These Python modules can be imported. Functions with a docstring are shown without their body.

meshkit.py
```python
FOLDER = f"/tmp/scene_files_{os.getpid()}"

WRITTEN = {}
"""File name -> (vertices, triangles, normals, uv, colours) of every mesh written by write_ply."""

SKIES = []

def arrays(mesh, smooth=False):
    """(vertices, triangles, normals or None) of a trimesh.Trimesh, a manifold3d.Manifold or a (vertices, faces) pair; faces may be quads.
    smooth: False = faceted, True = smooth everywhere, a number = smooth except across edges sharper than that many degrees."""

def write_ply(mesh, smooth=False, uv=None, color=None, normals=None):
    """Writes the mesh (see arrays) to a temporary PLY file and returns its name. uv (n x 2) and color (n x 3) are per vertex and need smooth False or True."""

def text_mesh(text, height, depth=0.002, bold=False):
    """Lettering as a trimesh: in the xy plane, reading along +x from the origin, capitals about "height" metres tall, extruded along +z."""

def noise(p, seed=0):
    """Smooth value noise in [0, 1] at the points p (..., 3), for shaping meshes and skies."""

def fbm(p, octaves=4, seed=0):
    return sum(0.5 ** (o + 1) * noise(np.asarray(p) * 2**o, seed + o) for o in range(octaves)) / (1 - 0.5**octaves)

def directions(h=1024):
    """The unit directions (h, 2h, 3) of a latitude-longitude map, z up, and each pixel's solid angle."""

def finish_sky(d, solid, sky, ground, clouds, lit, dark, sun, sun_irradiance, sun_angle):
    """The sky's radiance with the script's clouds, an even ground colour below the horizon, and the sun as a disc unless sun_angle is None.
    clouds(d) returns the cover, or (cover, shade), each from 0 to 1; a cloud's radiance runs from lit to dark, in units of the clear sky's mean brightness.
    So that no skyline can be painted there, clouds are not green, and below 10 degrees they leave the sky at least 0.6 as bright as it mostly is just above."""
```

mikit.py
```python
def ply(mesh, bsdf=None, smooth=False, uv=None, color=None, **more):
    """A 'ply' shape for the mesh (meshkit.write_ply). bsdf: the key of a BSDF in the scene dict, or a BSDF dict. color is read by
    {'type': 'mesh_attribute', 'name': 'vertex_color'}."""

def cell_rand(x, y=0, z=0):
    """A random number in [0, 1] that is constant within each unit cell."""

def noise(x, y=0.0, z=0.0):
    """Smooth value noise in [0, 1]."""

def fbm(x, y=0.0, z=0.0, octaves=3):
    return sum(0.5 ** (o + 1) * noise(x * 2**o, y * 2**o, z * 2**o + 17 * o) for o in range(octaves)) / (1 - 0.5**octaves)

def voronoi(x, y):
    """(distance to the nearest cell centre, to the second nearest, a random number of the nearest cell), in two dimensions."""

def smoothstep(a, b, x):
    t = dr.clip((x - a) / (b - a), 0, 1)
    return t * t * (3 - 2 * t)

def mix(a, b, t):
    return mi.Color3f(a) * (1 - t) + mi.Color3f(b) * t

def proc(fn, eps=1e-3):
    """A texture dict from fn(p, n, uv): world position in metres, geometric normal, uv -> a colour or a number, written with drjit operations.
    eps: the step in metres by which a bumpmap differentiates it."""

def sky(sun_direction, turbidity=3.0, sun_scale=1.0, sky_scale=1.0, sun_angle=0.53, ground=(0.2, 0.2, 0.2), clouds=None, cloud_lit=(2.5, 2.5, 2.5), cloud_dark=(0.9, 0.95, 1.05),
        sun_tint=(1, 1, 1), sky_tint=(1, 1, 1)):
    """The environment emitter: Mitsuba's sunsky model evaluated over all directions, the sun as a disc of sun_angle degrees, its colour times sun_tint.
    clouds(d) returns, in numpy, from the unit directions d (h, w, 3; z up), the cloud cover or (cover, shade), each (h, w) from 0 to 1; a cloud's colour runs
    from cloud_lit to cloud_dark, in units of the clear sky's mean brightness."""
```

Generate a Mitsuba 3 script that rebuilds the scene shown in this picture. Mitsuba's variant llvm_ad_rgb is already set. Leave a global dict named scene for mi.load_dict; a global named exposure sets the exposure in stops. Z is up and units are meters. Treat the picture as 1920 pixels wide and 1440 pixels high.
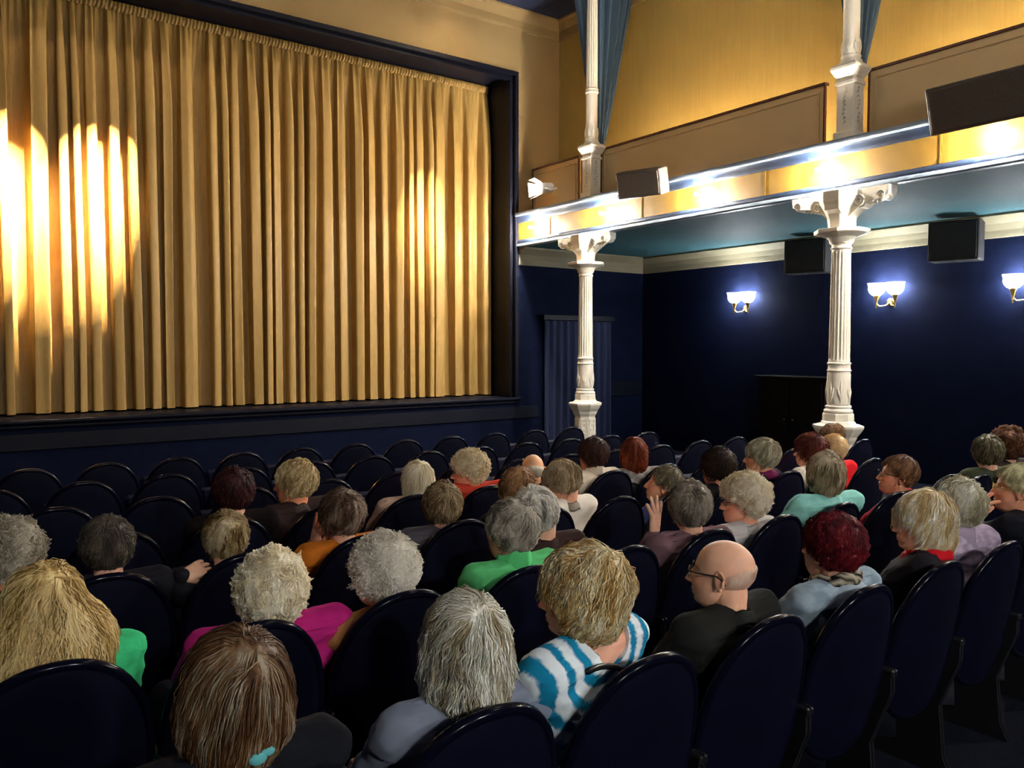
import math
import numpy as np, trimesh, manifold3d as m3, mitsuba as mi, drjit as dr
from shapely.geometry import Polygon, box as sbox
import meshkit, mikit
from mikit import ply, proc, noise, fbm, mix, smoothstep

T = mi.ScalarTransform4f
rng = np.random.default_rng(7)
scene, labels = {}, {}

# ------------------------------------------------------------------ camera, lights, exposure
CAM = np.array([0.0, 0.0, 1.94])
YAW, PITCH = math.radians(35.7), math.atan(72 / 1491)
FW = np.array([math.sin(YAW) * math.cos(PITCH), math.cos(YAW) * math.cos(PITCH), -math.sin(PITCH)])
scene['camera'] = {'type': 'perspective', 'fov': math.degrees(2 * math.atan(960 / 1491)), 'fov_axis': 'x', 'near_clip': 0.05, 'far_clip': 100.0,
                   'to_world': T().look_at(origin=CAM.tolist(), target=(CAM + FW).tolist(), up=[0, 0, 1])}
exposure = 6.0
LAMP = dict(fascia=140.0, sconce=1.8, cove=0.44, pool_left=110.0, pool_right=26.0, wash=0.8, left=0.4, hall=1.15, rear=8.5, lens=4.0)
WARM, NEUTRAL, COOL, HALL, REAR = (1.0, 0.80, 0.55), (1.0, 0.93, 0.82), (0.92, 0.97, 1.0), (1.0, 0.87, 0.68), (1.0, 0.96, 0.88)


def emit(v, tint=(1, 1, 1)):
    return {'type': 'area', 'radiance': {'type': 'rgb', 'value': [float(v * t) for t in tint]}}


# ------------------------------------------------------------------ materials
def srgb(r, g, b):
    c = np.array([r, g, b]) / 255.0
    return np.where(c <= 0.04045, c / 12.92, ((c + 0.055) / 1.055) ** 2.4)


def rgb(c):
    return {'type': 'rgb', 'value': [float(x) for x in c]}


def mat(name, color, rough=0.6, spec=0.3, bump=None, **more):
    b = {'type': 'principled', 'base_color': color if isinstance(color, dict) else rgb(color), 'roughness': float(rough), 'specular': float(spec), **more}
    if bump:
        b = {'type': 'bumpmap', 'arbitrary': bump[0], 'scale': bump[1], 'bsdf': b}
    scene[name] = {'type': 'twosided', 'bsdf': b}


VC = {'type': 'mesh_attribute', 'name': 'vertex_color'}


def plaster(a, b, s=1.2):
    return proc(lambda p, n, uv: mix(a, b, fbm(p.x * s, p.y * s, p.z * s, 4)))


mat('m_hair', VC, 0.5, 0.25, sheen=0.3)
mat('m_skin', VC, 0.5, 0.4)
mat('m_cloth', VC, 0.9, 0.08, sheen=0.12)
mat('m_dark_wood', (0.004, 0.0035, 0.004), 0.6, 0.06)
mat('m_gloss_black', (0.01, 0.01, 0.012), 0.25, 0.5)
mat('m_seat_back', proc(lambda p, n, uv: mix((0.0012, 0.0016, 0.0080), (0.0019, 0.0025, 0.0125), fbm(p.x * 14, p.y * 14, p.z * 14, 3))), 0.6, 0.12)
mat('m_seat_rim', (0.002, 0.0025, 0.008), 0.16, 0.16)
mat('m_seat_velvet', proc(lambda p, n, uv: mix((0.003, 0.004, 0.018), (0.006, 0.008, 0.030), fbm(p.x * 9, p.y * 9, p.z * 9, 3))), 0.9, 0.1, sheen=0.6)
mat('m_cream', plaster((0.235, 0.160, 0.070), (0.28, 0.195, 0.090)), 0.8, 0.12)
mat('m_parapet', plaster((0.43, 0.305, 0.155), (0.48, 0.345, 0.18), 2.0), 0.7, 0.25)
mat('m_cream_pale', plaster((0.18, 0.155, 0.095), (0.21, 0.18, 0.115)), 0.7, 0.25)
mat('m_gold_wall', proc(lambda p, n, uv: mix((0.33, 0.235, 0.066), (0.385, 0.28, 0.085), fbm(p.x * 3, p.y * 60, p.z * 2, 3))), 0.75, 0.25)
mat('m_frieze', plaster((0.150, 0.082, 0.010), (0.180, 0.100, 0.013), 3.0), 0.55, 0.25)
mat('m_navy_wall', proc(lambda p, n, uv: mix((0.0022, 0.0040, 0.0150), (0.0038, 0.0063, 0.0220), fbm(p.x * 5, p.y * 5, p.z * 5, 4))), 0.8, 0.06)
mat('m_navy_stage', proc(lambda p, n, uv: mix((0.0030, 0.0038, 0.0095), (0.0046, 0.0056, 0.0125), fbm(p.x * 4, p.y * 4, p.z * 4, 4))), 0.5, 0.14)
mat('m_navy_paint', (0.010, 0.018, 0.038), 0.4, 0.3)
mat('m_pale_paint', (0.17, 0.21, 0.26), 0.4, 0.3)
mat('m_teal', plaster((0.026, 0.068, 0.080), (0.036, 0.086, 0.098), 0.9), 0.7, 0.12)
mat('m_ceiling', plaster((0.016, 0.022, 0.050), (0.022, 0.030, 0.062), 0.8), 0.7, 0.2)
mat('m_white_iron', plaster((0.60, 0.555, 0.455), (0.66, 0.61, 0.51), 6.0), 0.42, 0.4)
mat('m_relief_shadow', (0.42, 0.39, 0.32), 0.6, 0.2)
mat('m_curtain', proc(lambda p, n, uv: mix((0.30, 0.178, 0.048), (0.38, 0.235, 0.070), fbm(p.x * 90, p.z * 6, p.y * 20, 3))), 0.48, 0.3, sheen=0.6)
mat('m_drape', (0.050, 0.085, 0.125), 0.7, 0.3, sheen=0.5)
mat('m_door_drape', (0.020, 0.026, 0.062), 0.8, 0.2, sheen=0.5)
mat('m_brass', (0.78, 0.56, 0.18), 0.25, 0.5, metallic=1.0)
mat('m_trim_brown', (0.085, 0.030, 0.022), 0.45, 0.4)
mat('m_speaker', proc(lambda p, n, uv: mix((0.045, 0.035, 0.028), (0.065, 0.050, 0.040), noise(p.x * 90, p.y * 90, p.z * 90))), 0.7, 0.3)
mat('m_speaker_black', (0.012, 0.012, 0.013), 0.6, 0.3)
mat('m_carpet', proc(lambda p, n, uv: mix((0.006, 0.007, 0.012), (0.011, 0.013, 0.021), fbm(p.x * 40, p.y * 40, 0, 3))), 0.95, 0.05)
mat('m_white_enamel', (0.82, 0.82, 0.80), 0.35, 0.5)
mat('m_opal', (0.9, 0.9, 0.9), 0.3, 0.5)
mat('m_frame', (0.02, 0.012, 0.010), 0.3, 0.5)
scene['m_lens'] = {'type': 'thindielectric', 'int_ior': 1.5}


# ------------------------------------------------------------------ helpers
def put(name, mesh, bsdf, parent=None, smooth=False, **more):
    """One entry of the scene; a repeated name takes _001, _002 ..."""
    base = f'{parent}__{name}' if parent else name
    key, k = base, 0
    while key in scene or key in labels:
        k += 1
        key = f'{base}_{k:03d}'
    scene[key] = mesh if isinstance(mesh, dict) else ply(mesh, bsdf, smooth, **more)
    return key


def thing(name, label, cat, group=None):
    key, k = name, 0
    while key in scene or key in labels:
        k += 1
        key = f'{name}_{k:03d}'
    labels[key] = {'label': label, 'category': cat}
    if group:
        labels[key]['group'] = group
    return key


def tag(key, label, cat, group=None):
    labels[key] = {'label': label, 'category': cat}
    if group:
        labels[key]['group'] = group


def struct(name, mesh, bsdf, label=None, smooth=False):
    key = put(name, mesh, bsdf, None, smooth)
    labels[key] = {'kind': 'structure'}
    if label:
        labels[key]['label'] = label
    return key


def cat(*ms):
    ms = [m for x in ms for m in (x if isinstance(x, (list, tuple)) else [x])]
    return trimesh.util.concatenate(ms)


def tm(man):
    m = man.to_mesh()
    return trimesh.Trimesh(m.vert_properties[:, :3], m.tri_verts, process=False)


def man(mesh):
    return m3.Manifold(m3.Mesh(np.asarray(mesh.vertices, np.float32), np.asarray(mesh.faces, np.uint32)))


def bx(x0, x1, y0, y1, z0, z1, bevel=0.0):
    if bevel <= 0:
        return trimesh.creation.box(bounds=[[x0, y0, z0], [x1, y1, z1]])
    b = bevel
    pts = []
    for sx in (0, 1):
        for sy in (0, 1):
            for sz in (0, 1):
                c = np.array([(x0, x1)[sx], (y0, y1)[sy], (z0, z1)[sz]])
                s = np.array([1 - 2 * sx, 1 - 2 * sy, 1 - 2 * sz]) * b
                for a in range(3):
                    pts.append(c + s * (np.arange(3) != a))
    return tm(m3.Manifold.hull_points(np.array(pts)))


def extrude_y(profile, y0, y1):
    """Polygon of (x, z) points drawn out along y."""
    m = trimesh.creation.extrude_polygon(Polygon(profile).buffer(0), y1 - y0, engine='earcut')
    v = m.vertices.copy()
    return trimesh.Trimesh(np.stack([v[:, 0], y0 + v[:, 2], v[:, 1]], 1), m.faces[:, ::-1], process=False)


def extrude_x(profile, x0, x1):
    """Polygon of (y, z) points drawn out along x."""
    m = trimesh.creation.extrude_polygon(Polygon(profile).buffer(0), x1 - x0, engine='earcut')
    v = m.vertices.copy()
    return trimesh.Trimesh(np.stack([x0 + v[:, 2], v[:, 0], v[:, 1]], 1), m.faces, process=False)


def wall_xz(poly, y0, y1):
    m = trimesh.creation.extrude_polygon(poly, y1 - y0, engine='earcut')
    v = m.vertices.copy()
    return trimesh.Trimesh(np.stack([v[:, 0], y0 + v[:, 2], v[:, 1]], 1), m.faces[:, ::-1], process=False)


def lathe(prof, n=32, mod=None, rot=0.0):
    """prof: (r, z) rows; mod(angle, z) multiplies the radius. Closed at both ends."""
    prof = np.array(prof, float)
    a = np.arange(n) / n * 2 * np.pi + rot
    v = []
    for r, z in prof:
        rr = r * (mod(a, z) if mod else 1.0) * np.ones(n)
        v.append(np.stack([rr * np.cos(a), rr * np.sin(a), np.full(n, z)], 1))
    v = np.vstack(v + [[[0, 0, prof[0, 1]]], [[0, 0, prof[-1, 1]]]])
    f = []
    for i in range(len(prof) - 1):
        for j in range(n):
            k = (j + 1) % n
            f += [[i * n + j, i * n + k, (i + 1) * n + k], [i * n + j, (i + 1) * n + k, (i + 1) * n + j]]
    b, t, L = len(prof) * n, len(prof) * n + 1, (len(prof) - 1) * n
    for j in range(n):
        k = (j + 1) % n
        f += [[b, k, j], [t, L + j, L + k]]
    return trimesh.Trimesh(v, f, process=False)


def tube(pts, r, sides=8):
    from scipy.interpolate import CubicSpline  # noqa: F401
    p = np.asarray(pts, float)
    r = np.broadcast_to(r, (len(p),))
    t = np.gradient(p, axis=0)
    t /= np.linalg.norm(t, axis=1, keepdims=True) + 1e-12
    ref = np.array([0, 0, 1.0]) if abs(t[:, 2]).mean() < 0.8 else np.array([1.0, 0, 0])
    a = np.cross(t, ref)
    a /= np.linalg.norm(a, axis=1, keepdims=True) + 1e-12
    b = np.cross(t, a)
    ang = np.arange(sides) / sides * 2 * np.pi
    v = p[:, None] + r[:, None, None] * (np.cos(ang)[None, :, None] * a[:, None] + np.sin(ang)[None, :, None] * b[:, None])
    n = len(p)
    f = []
    for i in range(n - 1):
        for j in range(sides):
            k = (j + 1) % sides
            f += [[i * sides + j, (i + 1) * sides + j, (i + 1) * sides + k], [i * sides + j, (i + 1) * sides + k, i * sides + k]]
    v = np.vstack([v.reshape(-1, 3), p[:1], p[-1:]])
    for j in range(sides):
        k = (j + 1) % sides
        f += [[n * sides, j, k], [n * sides + 1, (n - 1) * sides + k, (n - 1) * sides + j]]
    m = trimesh.Trimesh(v, f, process=False)
    if m.volume < 0:
        m.invert()
    return m


def moved(m, x=0, y=0, z=0, rz=0.0):
    m = m.copy()
    if rz:
        m.apply_transform(trimesh.transformations.rotation_matrix(rz, [0, 0, 1]))
    m.apply_translation([x, y, z])
    return m


def sph(c, r, sub=2, scale=None):
    m = trimesh.creation.icosphere(subdivisions=sub, radius=1.0)
    m.vertices *= np.array(scale if scale is not None else [1, 1, 1]) * r
    m.apply_translation(c)
    return m


# ------------------------------------------------------------------ the room (metres; y towards the stage, x towards the side wall)
YF, XB, XU, XW = 11.0, 8.0, 8.92, 11.0          # front wall, balcony front, upper side wall, lower side wall
ZC, ZS, ZT = 7.53, 3.60, 4.17                   # ceiling, balcony soffit, balcony top
XL, YR = -1.8, -4.0                             # left and rear walls
OX0, OX1, OZ0, OZ1 = -0.9, 8.0, 1.05, 6.51      # stage opening
SLOPE, YFLAT = 0.0178, 7.1


def floor_z(y):
    return max(0.0, (YFLAT - y) * SLOPE)


struct('floor', extrude_x([(YR, -0.3), (12.3, -0.3), (12.3, 0), (YFLAT, 0), (YR, floor_z(YR))], XL, XW + 0.2), 'm_carpet', 'dark carpeted floor sloping down to the stage')
struct('ceiling', bx(XL - 0.2, XW + 0.2, YR - 0.2, YF + 0.2, ZC, ZC + 0.2), 'm_ceiling', 'dark navy ceiling high above the hall')
opening = sbox(OX0, OZ0, OX1, OZ1)
struct('wall_front', wall_xz(sbox(XL, 0, XW, 3.32).difference(opening), YF, YF + 0.18), 'm_navy_wall', 'dark navy lower wall around the stage')
struct('wall_front_upper', wall_xz(sbox(XL, 3.32, XW, ZC).difference(opening), YF, YF + 0.18), 'm_cream', 'cream coloured upper wall above and beside the stage opening')
struct('wall_back', bx(XL, XW, YR - 0.2, YR, 0, ZC), 'm_navy_wall')
struct('wall_left', bx(XL - 0.2, XL, YR, YF, 0, ZC), 'm_navy_wall')
struct('wall_right', bx(XW, XW + 0.2, YR, YF, 0, ZS + 0.1), 'm_navy_wall', 'dark navy side wall under the balcony with lit sconces')
struct('wall_right_upper', bx(XU, XU + 0.15, YR, YF, ZT - 0.05, ZC), 'm_gold_wall', 'gold yellow upper side wall behind the balcony parapet')
crown = [(0, -0.31), (0.02, -0.31), (0.03, -0.27), (0.035, -0.16), (0.06, -0.12), (0.10, -0.06), (0.15, -0.03), (0.15, 0), (0, 0)]
struct('trim_1', extrude_x([(YF - d, ZC + z) for d, z in crown], XL, XU), 'm_cream', 'cream crown moulding along the top of the front wall')
struct('trim_2', extrude_y([(XU - d, ZC + z) for d, z in crown], YR, YF), 'm_cream', 'crown moulding along the top of the gold side wall')
cove = [(0, -0.29), (0.03, -0.29), (0.04, -0.25), (0.05, -0.20), (0.09, -0.12), (0.16, -0.06), (0.20, -0.03), (0.20, 0), (0, 0)]
struct('trim_3', extrude_y([(XW - d, ZS + z) for d, z in cove], YR, YF), 'm_cream_pale', 'cream cornice at the top of the navy side wall under the balcony')
struct('trim_4', extrude_x([(YF - d, ZS + z) for d, z in cove], XB + 0.02, XW), 'm_cream_pale', 'cream cornice at the top of the front wall under the balcony')
struct('trim_5', bx(10.15, 10.97, YF - 0.02, YF, 0.99, 1.27, 0.006), 'm_navy_stage', 'navy wall panel right of the door curtain')

# proscenium: a deep navy recess with the curtain at its back
pr = thing('proscenium', 'deep dark navy recess framing the gold stage curtain', 'stage frame')
YC = 11.86
ring = sbox(OX0 - 0.12, OZ0 - 0.10, OX1 + 0.12, OZ1 + 0.12).difference(opening)
put('reveal', wall_xz(ring, YF + 0.18, YC + 0.25), 'm_navy_stage', pr)
put('back_panel', bx(OX0 - 0.1, OX1 + 0.1, YC + 0.25, YC + 0.31, OZ0 - 0.1, OZ1 + 0.1), 'm_navy_stage', pr)
fr = [(0.0, 0.02), (0.012, -0.02), (0.05, -0.02), (0.06, -0.045), (0.10, -0.045), (0.10, 0.18), (0.0, 0.18)]


def frame_ring(ins0, ins1, y0, y1):
    return wall_xz(sbox(OX0 + ins0, OZ0, OX1 - ins0, OZ1 - ins0).difference(sbox(OX0 + ins1, OZ0 - 1, OX1 - ins1, OZ1 - ins1)), y0, y1)


put('frame_moulding', cat(frame_ring(-0.012, 0.05, YF - 0.045, YF - 0.0005), frame_ring(0.0005, 0.022, YF + 0.0005, YF + 0.17), frame_ring(0.022, 0.10, YF + 0.05, YF + 0.16)), 'm_navy_stage', pr)
sill = [(YF + 0.10, 1.06), (YF + 0.10, 0.945), (YF - 0.03, 0.945), (YF - 0.05, 0.97), (YF - 0.05, 0.99), (YF - 0.085, 1.01), (YF - 0.10, 1.03), (YF - 0.10, 1.05), (YF - 0.085, 1.062)]
put('sill', extrude_x([(y, min(z, 1.049) if y > YF else z) for y, z in sill], OX0 - 0.15, OX1 + 0.02), 'm_navy_stage', pr)
struct('trim_6', bx(XL, 8.46, YF - 0.035, YF, 0.69, 0.90, 0.01), 'm_navy_stage', 'navy rail panel under the stage sill')

# the stage curtain: gathered heading that opens out into wide irregular folds
cx0, cx1 = OX0 + 0.02, OX1 - 0.03
nx, nz = 1500, 40
xs = np.linspace(0, 1, nx)
crng = np.random.default_rng(11)
w = np.concatenate([[0], np.cumsum(crng.uniform(0.42, 1.9, 33))])
phase = np.interp(xs, np.linspace(0, 1, len(w)) ** 1.0, w)          # folds of uneven width
duty = np.interp(xs, np.linspace(0, 1, 37), crng.uniform(-0.35, 0.35, 37))
amp = np.interp(xs, np.linspace(0, 1, 61), crng.uniform(0.55, 1.2, 61))
fine = np.cumsum(np.interp(xs, np.linspace(0, 1, 80), crng.uniform(0.5, 1.5, 80)))
fine = fine / fine[-1] * 128
V = []
ztop, zbot = OZ1 - 0.01, OZ0 + 0.02
for k in range(nz):
    t = k / (nz - 1)                                                  # 0 at the heading
    z = ztop + (zbot - ztop) * t
    open_ = float(np.clip((t - 0.005) / 0.22, 0, 1)) ** 0.7
    sway = 0.16 * np.sin(xs * 31 + 1.0) * t + 0.10 * np.sin(xs * 77 + t * 1.6)
    s = np.sin(2 * np.pi * (phase + sway * 0.6))
    fold = np.tanh(2.4 * (s + duty + 0.15)) * 0.135 * amp
    small = 0.012 * np.sin(2 * np.pi * fine + 2 * np.sin(xs * 40)) * (1 - 0.75 * open_)
    small += 0.007 * np.sin(2 * np.pi * (phase * 2.7 + 0.4 * t)) * open_
    y = YC + (fold * open_ + small) * (1 - 0.15 * t)
    lean = -0.030 * np.sin(4 * np.pi * (phase + sway * 0.6)) * open_ + 0.02 * np.sin(2 * np.pi * phase * 0.37 + 1.3) * open_ + 0.05 * (meshkit.noise(np.stack([xs * 30, np.full(nx, t * 1.5), xs * 0], 1), 5) - 0.5) * t
    x = cx0 + (cx1 - cx0) * xs + lean * np.minimum(1, np.minimum(xs, 1 - xs) * 60)
    V.append(np.stack([x, y, np.full(nx, z)], 1))
V = np.array(V)
idx = np.arange(nx * nz).reshape(nz, nx)
q = np.stack([idx[:-1, :-1], idx[1:, :-1], idx[1:, 1:], idx[:-1, 1:]], -1).reshape(-1, 4)
cur = thing('stage_curtain', 'gold pleated stage curtain filling the stage opening', 'curtain')
put('fabric', (V.reshape(-1, 3), q), 'm_curtain', cur, smooth=True)
hx = np.linspace(cx0, cx1, 1500)
hv = []
for j, (dz, dy) in enumerate([(0.0, 0.0), (-0.03, -0.03), (-0.075, -0.035), (-0.11, -0.02), (-0.13, 0.0)]):
    wob = 0.016 * (meshkit.noise(np.stack([hx * 24, hx * 0 + j * 0.7, hx * 0], 1), 3) - 0.5) * 2 + 0.010 * np.sin(hx * 130 + j)
    hv.append(np.stack([hx, YC - 0.035 + dy + wob, ztop + dz + 0.3 * wob], 1))
hv = np.array(hv)
idx = np.arange(hv.shape[0] * hv.shape[1]).reshape(hv.shape[:2])
put('heading', (hv.reshape(-1, 3), np.stack([idx[:-1, :-1], idx[1:, :-1], idx[1:, 1:], idx[:-1, 1:]], -1).reshape(-1, 4)), 'm_curtain', cur, smooth=True)
labels[cur + '__heading'] = {'label': 'ruffled heading tape along the top'}
hz = 0.09
hem = V[-1].copy()
hem2 = hem.copy(); hem2[:, 1] -= 0.006; hem3 = hem2.copy(); hem3[:, 2] += hz
idx = np.arange(2 * nx).reshape(2, nx)
put('hem', (np.vstack([hem3, hem2]), np.stack([idx[:-1, :-1], idx[1:, :-1], idx[1:, 1:], idx[:-1, 1:]], -1).reshape(-1, 4)), 'm_curtain', cur, smooth=True)

# ------------------------------------------------------------------ balcony
bal = thing('balcony', 'side balcony with gold frieze and blue white mouldings above the white columns', 'balcony')
YB0, YB1 = YR, YF - 0.05
put('soffit', bx(XB + 0.05, XW, YB0, YB1, ZS, ZS + 0.05), 'm_teal', bal)
put('floor_slab', bx(XB + 0.06, XU, YB0, YB1, ZS + 0.05, ZT - 0.01), 'm_cream', bal)
put('frieze', bx(XB + 0.005, XB + 0.06, YB0, YB1, ZS + 0.12, ZT - 0.14), 'm_frieze', bal)
for y in np.arange(10.1, YB0, -2.05):
    put('frieze_joint', bx(XB - 0.002, XB + 0.01, y - 0.012, y + 0.012, ZS + 0.125, ZT - 0.165), 'm_frieze', bal)
low_white = [(XB + 0.06, ZS), (XB - 0.02, ZS), (XB - 0.035, ZS + 0.015), (XB - 0.035, ZS + 0.035), (XB - 0.02, ZS + 0.055), (XB + 0.06, ZS + 0.055)]
low_blue = [(XB + 0.06, ZS + 0.055), (XB - 0.012, ZS + 0.055), (XB - 0.02, ZS + 0.075), (XB - 0.012, ZS + 0.10), (XB + 0.004, ZS + 0.12), (XB + 0.06, ZS + 0.12)]
up_blue = [(XB + 0.06, ZT - 0.165), (XB - 0.012, ZT - 0.165), (XB - 0.025, ZT - 0.14), (XB - 0.022, ZT - 0.10), (XB - 0.04, ZT - 0.065), (XB + 0.06, ZT - 0.065)]
up_white = [(XB + 0.06, ZT - 0.065), (XB - 0.055, ZT - 0.065), (XB - 0.075, ZT - 0.05), (XB - 0.075, ZT - 0.02), (XB - 0.06, ZT), (XB + 0.06, ZT)]
put('lower_moulding', extrude_y(low_white, YB0, YB1), 'm_pale_paint', bal, smooth=40)
put('lower_blue_band', extrude_y(low_blue, YB0, YB1), 'm_navy_paint', bal, smooth=40)
put('upper_blue_band', extrude_y(up_blue, YB0, YB1), 'm_navy_paint', bal, smooth=40)
put('upper_moulding', extrude_y(up_white, YB0, YB1), 'm_pale_paint', bal, smooth=40)
PX, PZ = 8.30, 4.92
for y0, y1 in [(9.74, 10.93), (5.42, 9.20), (1.2, 4.88), (-3.9, 0.7)]:
    p = put('parapet_panel', bx(PX, PX + 0.05, y0, y1, ZT - 0.01, PZ, 0.004), 'm_parapet', bal)
    put('top_rail', bx(PX - 0.018, PX + 0.065, y0 - 0.012, y1 + 0.012, PZ - 0.005, PZ + 0.025, 0.004), 'm_trim_brown', p)
    put('edge_strip', bx(PX - 0.010, PX + 0.02, y0 - 0.012, y0 + 0.010, ZT - 0.01, PZ - 0.005), 'm_trim_brown', p)
    put('edge_strip', bx(PX - 0.010, PX + 0.02, y1 - 0.010, y1 + 0.012, ZT - 0.01, PZ - 0.005), 'm_trim_brown', p)
    inner = sbox(y0 + 0.06, ZT + 0.02, y1 - 0.06, PZ - 0.07)
    m = trimesh.creation.extrude_polygon(inner.difference(inner.buffer(-0.018)), 0.012, engine='earcut')
    v = m.vertices
    put('bead', trimesh.Trimesh(np.stack([PX - v[:, 2], v[:, 0], v[:, 1]], 1), m.faces[:, ::-1], process=False), 'm_parapet', p)


# ------------------------------------------------------------------ cast iron columns
def leaf_relief(r, z0, z1, n):
    """Raised palm leaves around a drum."""
    out = []
    for k in range(n):
        a = k / n * 2 * np.pi + 0.3
        for s, (dz, L) in [(0, (0.0, 1.0)), (-1, (0.02, 0.62)), (1, (0.02, 0.62))]:
            pts, rad = [], []
            for t in np.linspace(0, 1, 6):
                aa = a + s * 0.30 * t
                zz = z0 + dz + (z1 - z0) * L * t
                pts.append([math.cos(aa) * (r - 0.002), math.sin(aa) * (r - 0.002), zz])
                rad.append(0.016 * math.sin(math.pi * (0.12 + 0.86 * t)) + 0.002)
            out.append(tube(pts, rad, 6))
    return cat(out)


def octa(prof, rot=math.pi / 8):
    return lathe(prof, 8, rot=rot)


def volute(r, wdt):
    """A spiral scroll lying in the yz plane, wdt thick in x."""
    a = np.linspace(0, 3.4 * np.pi, 46)
    rr = r * (1 - a / a[-1] * 0.82)
    pts = np.stack([np.zeros_like(a), rr * np.cos(a), rr * np.sin(a)], 1)
    t = tube(pts, r * 0.17, 6)
    t.vertices[:, 0] *= wdt / (2 * r * 0.17)
    d = trimesh.creation.cylinder(radius=r * 0.98, height=wdt * 0.7, sections=24)
    d.apply_transform(trimesh.transformations.rotation_matrix(math.pi / 2, [0, 1, 0]))
    return cat(t, d)


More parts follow.
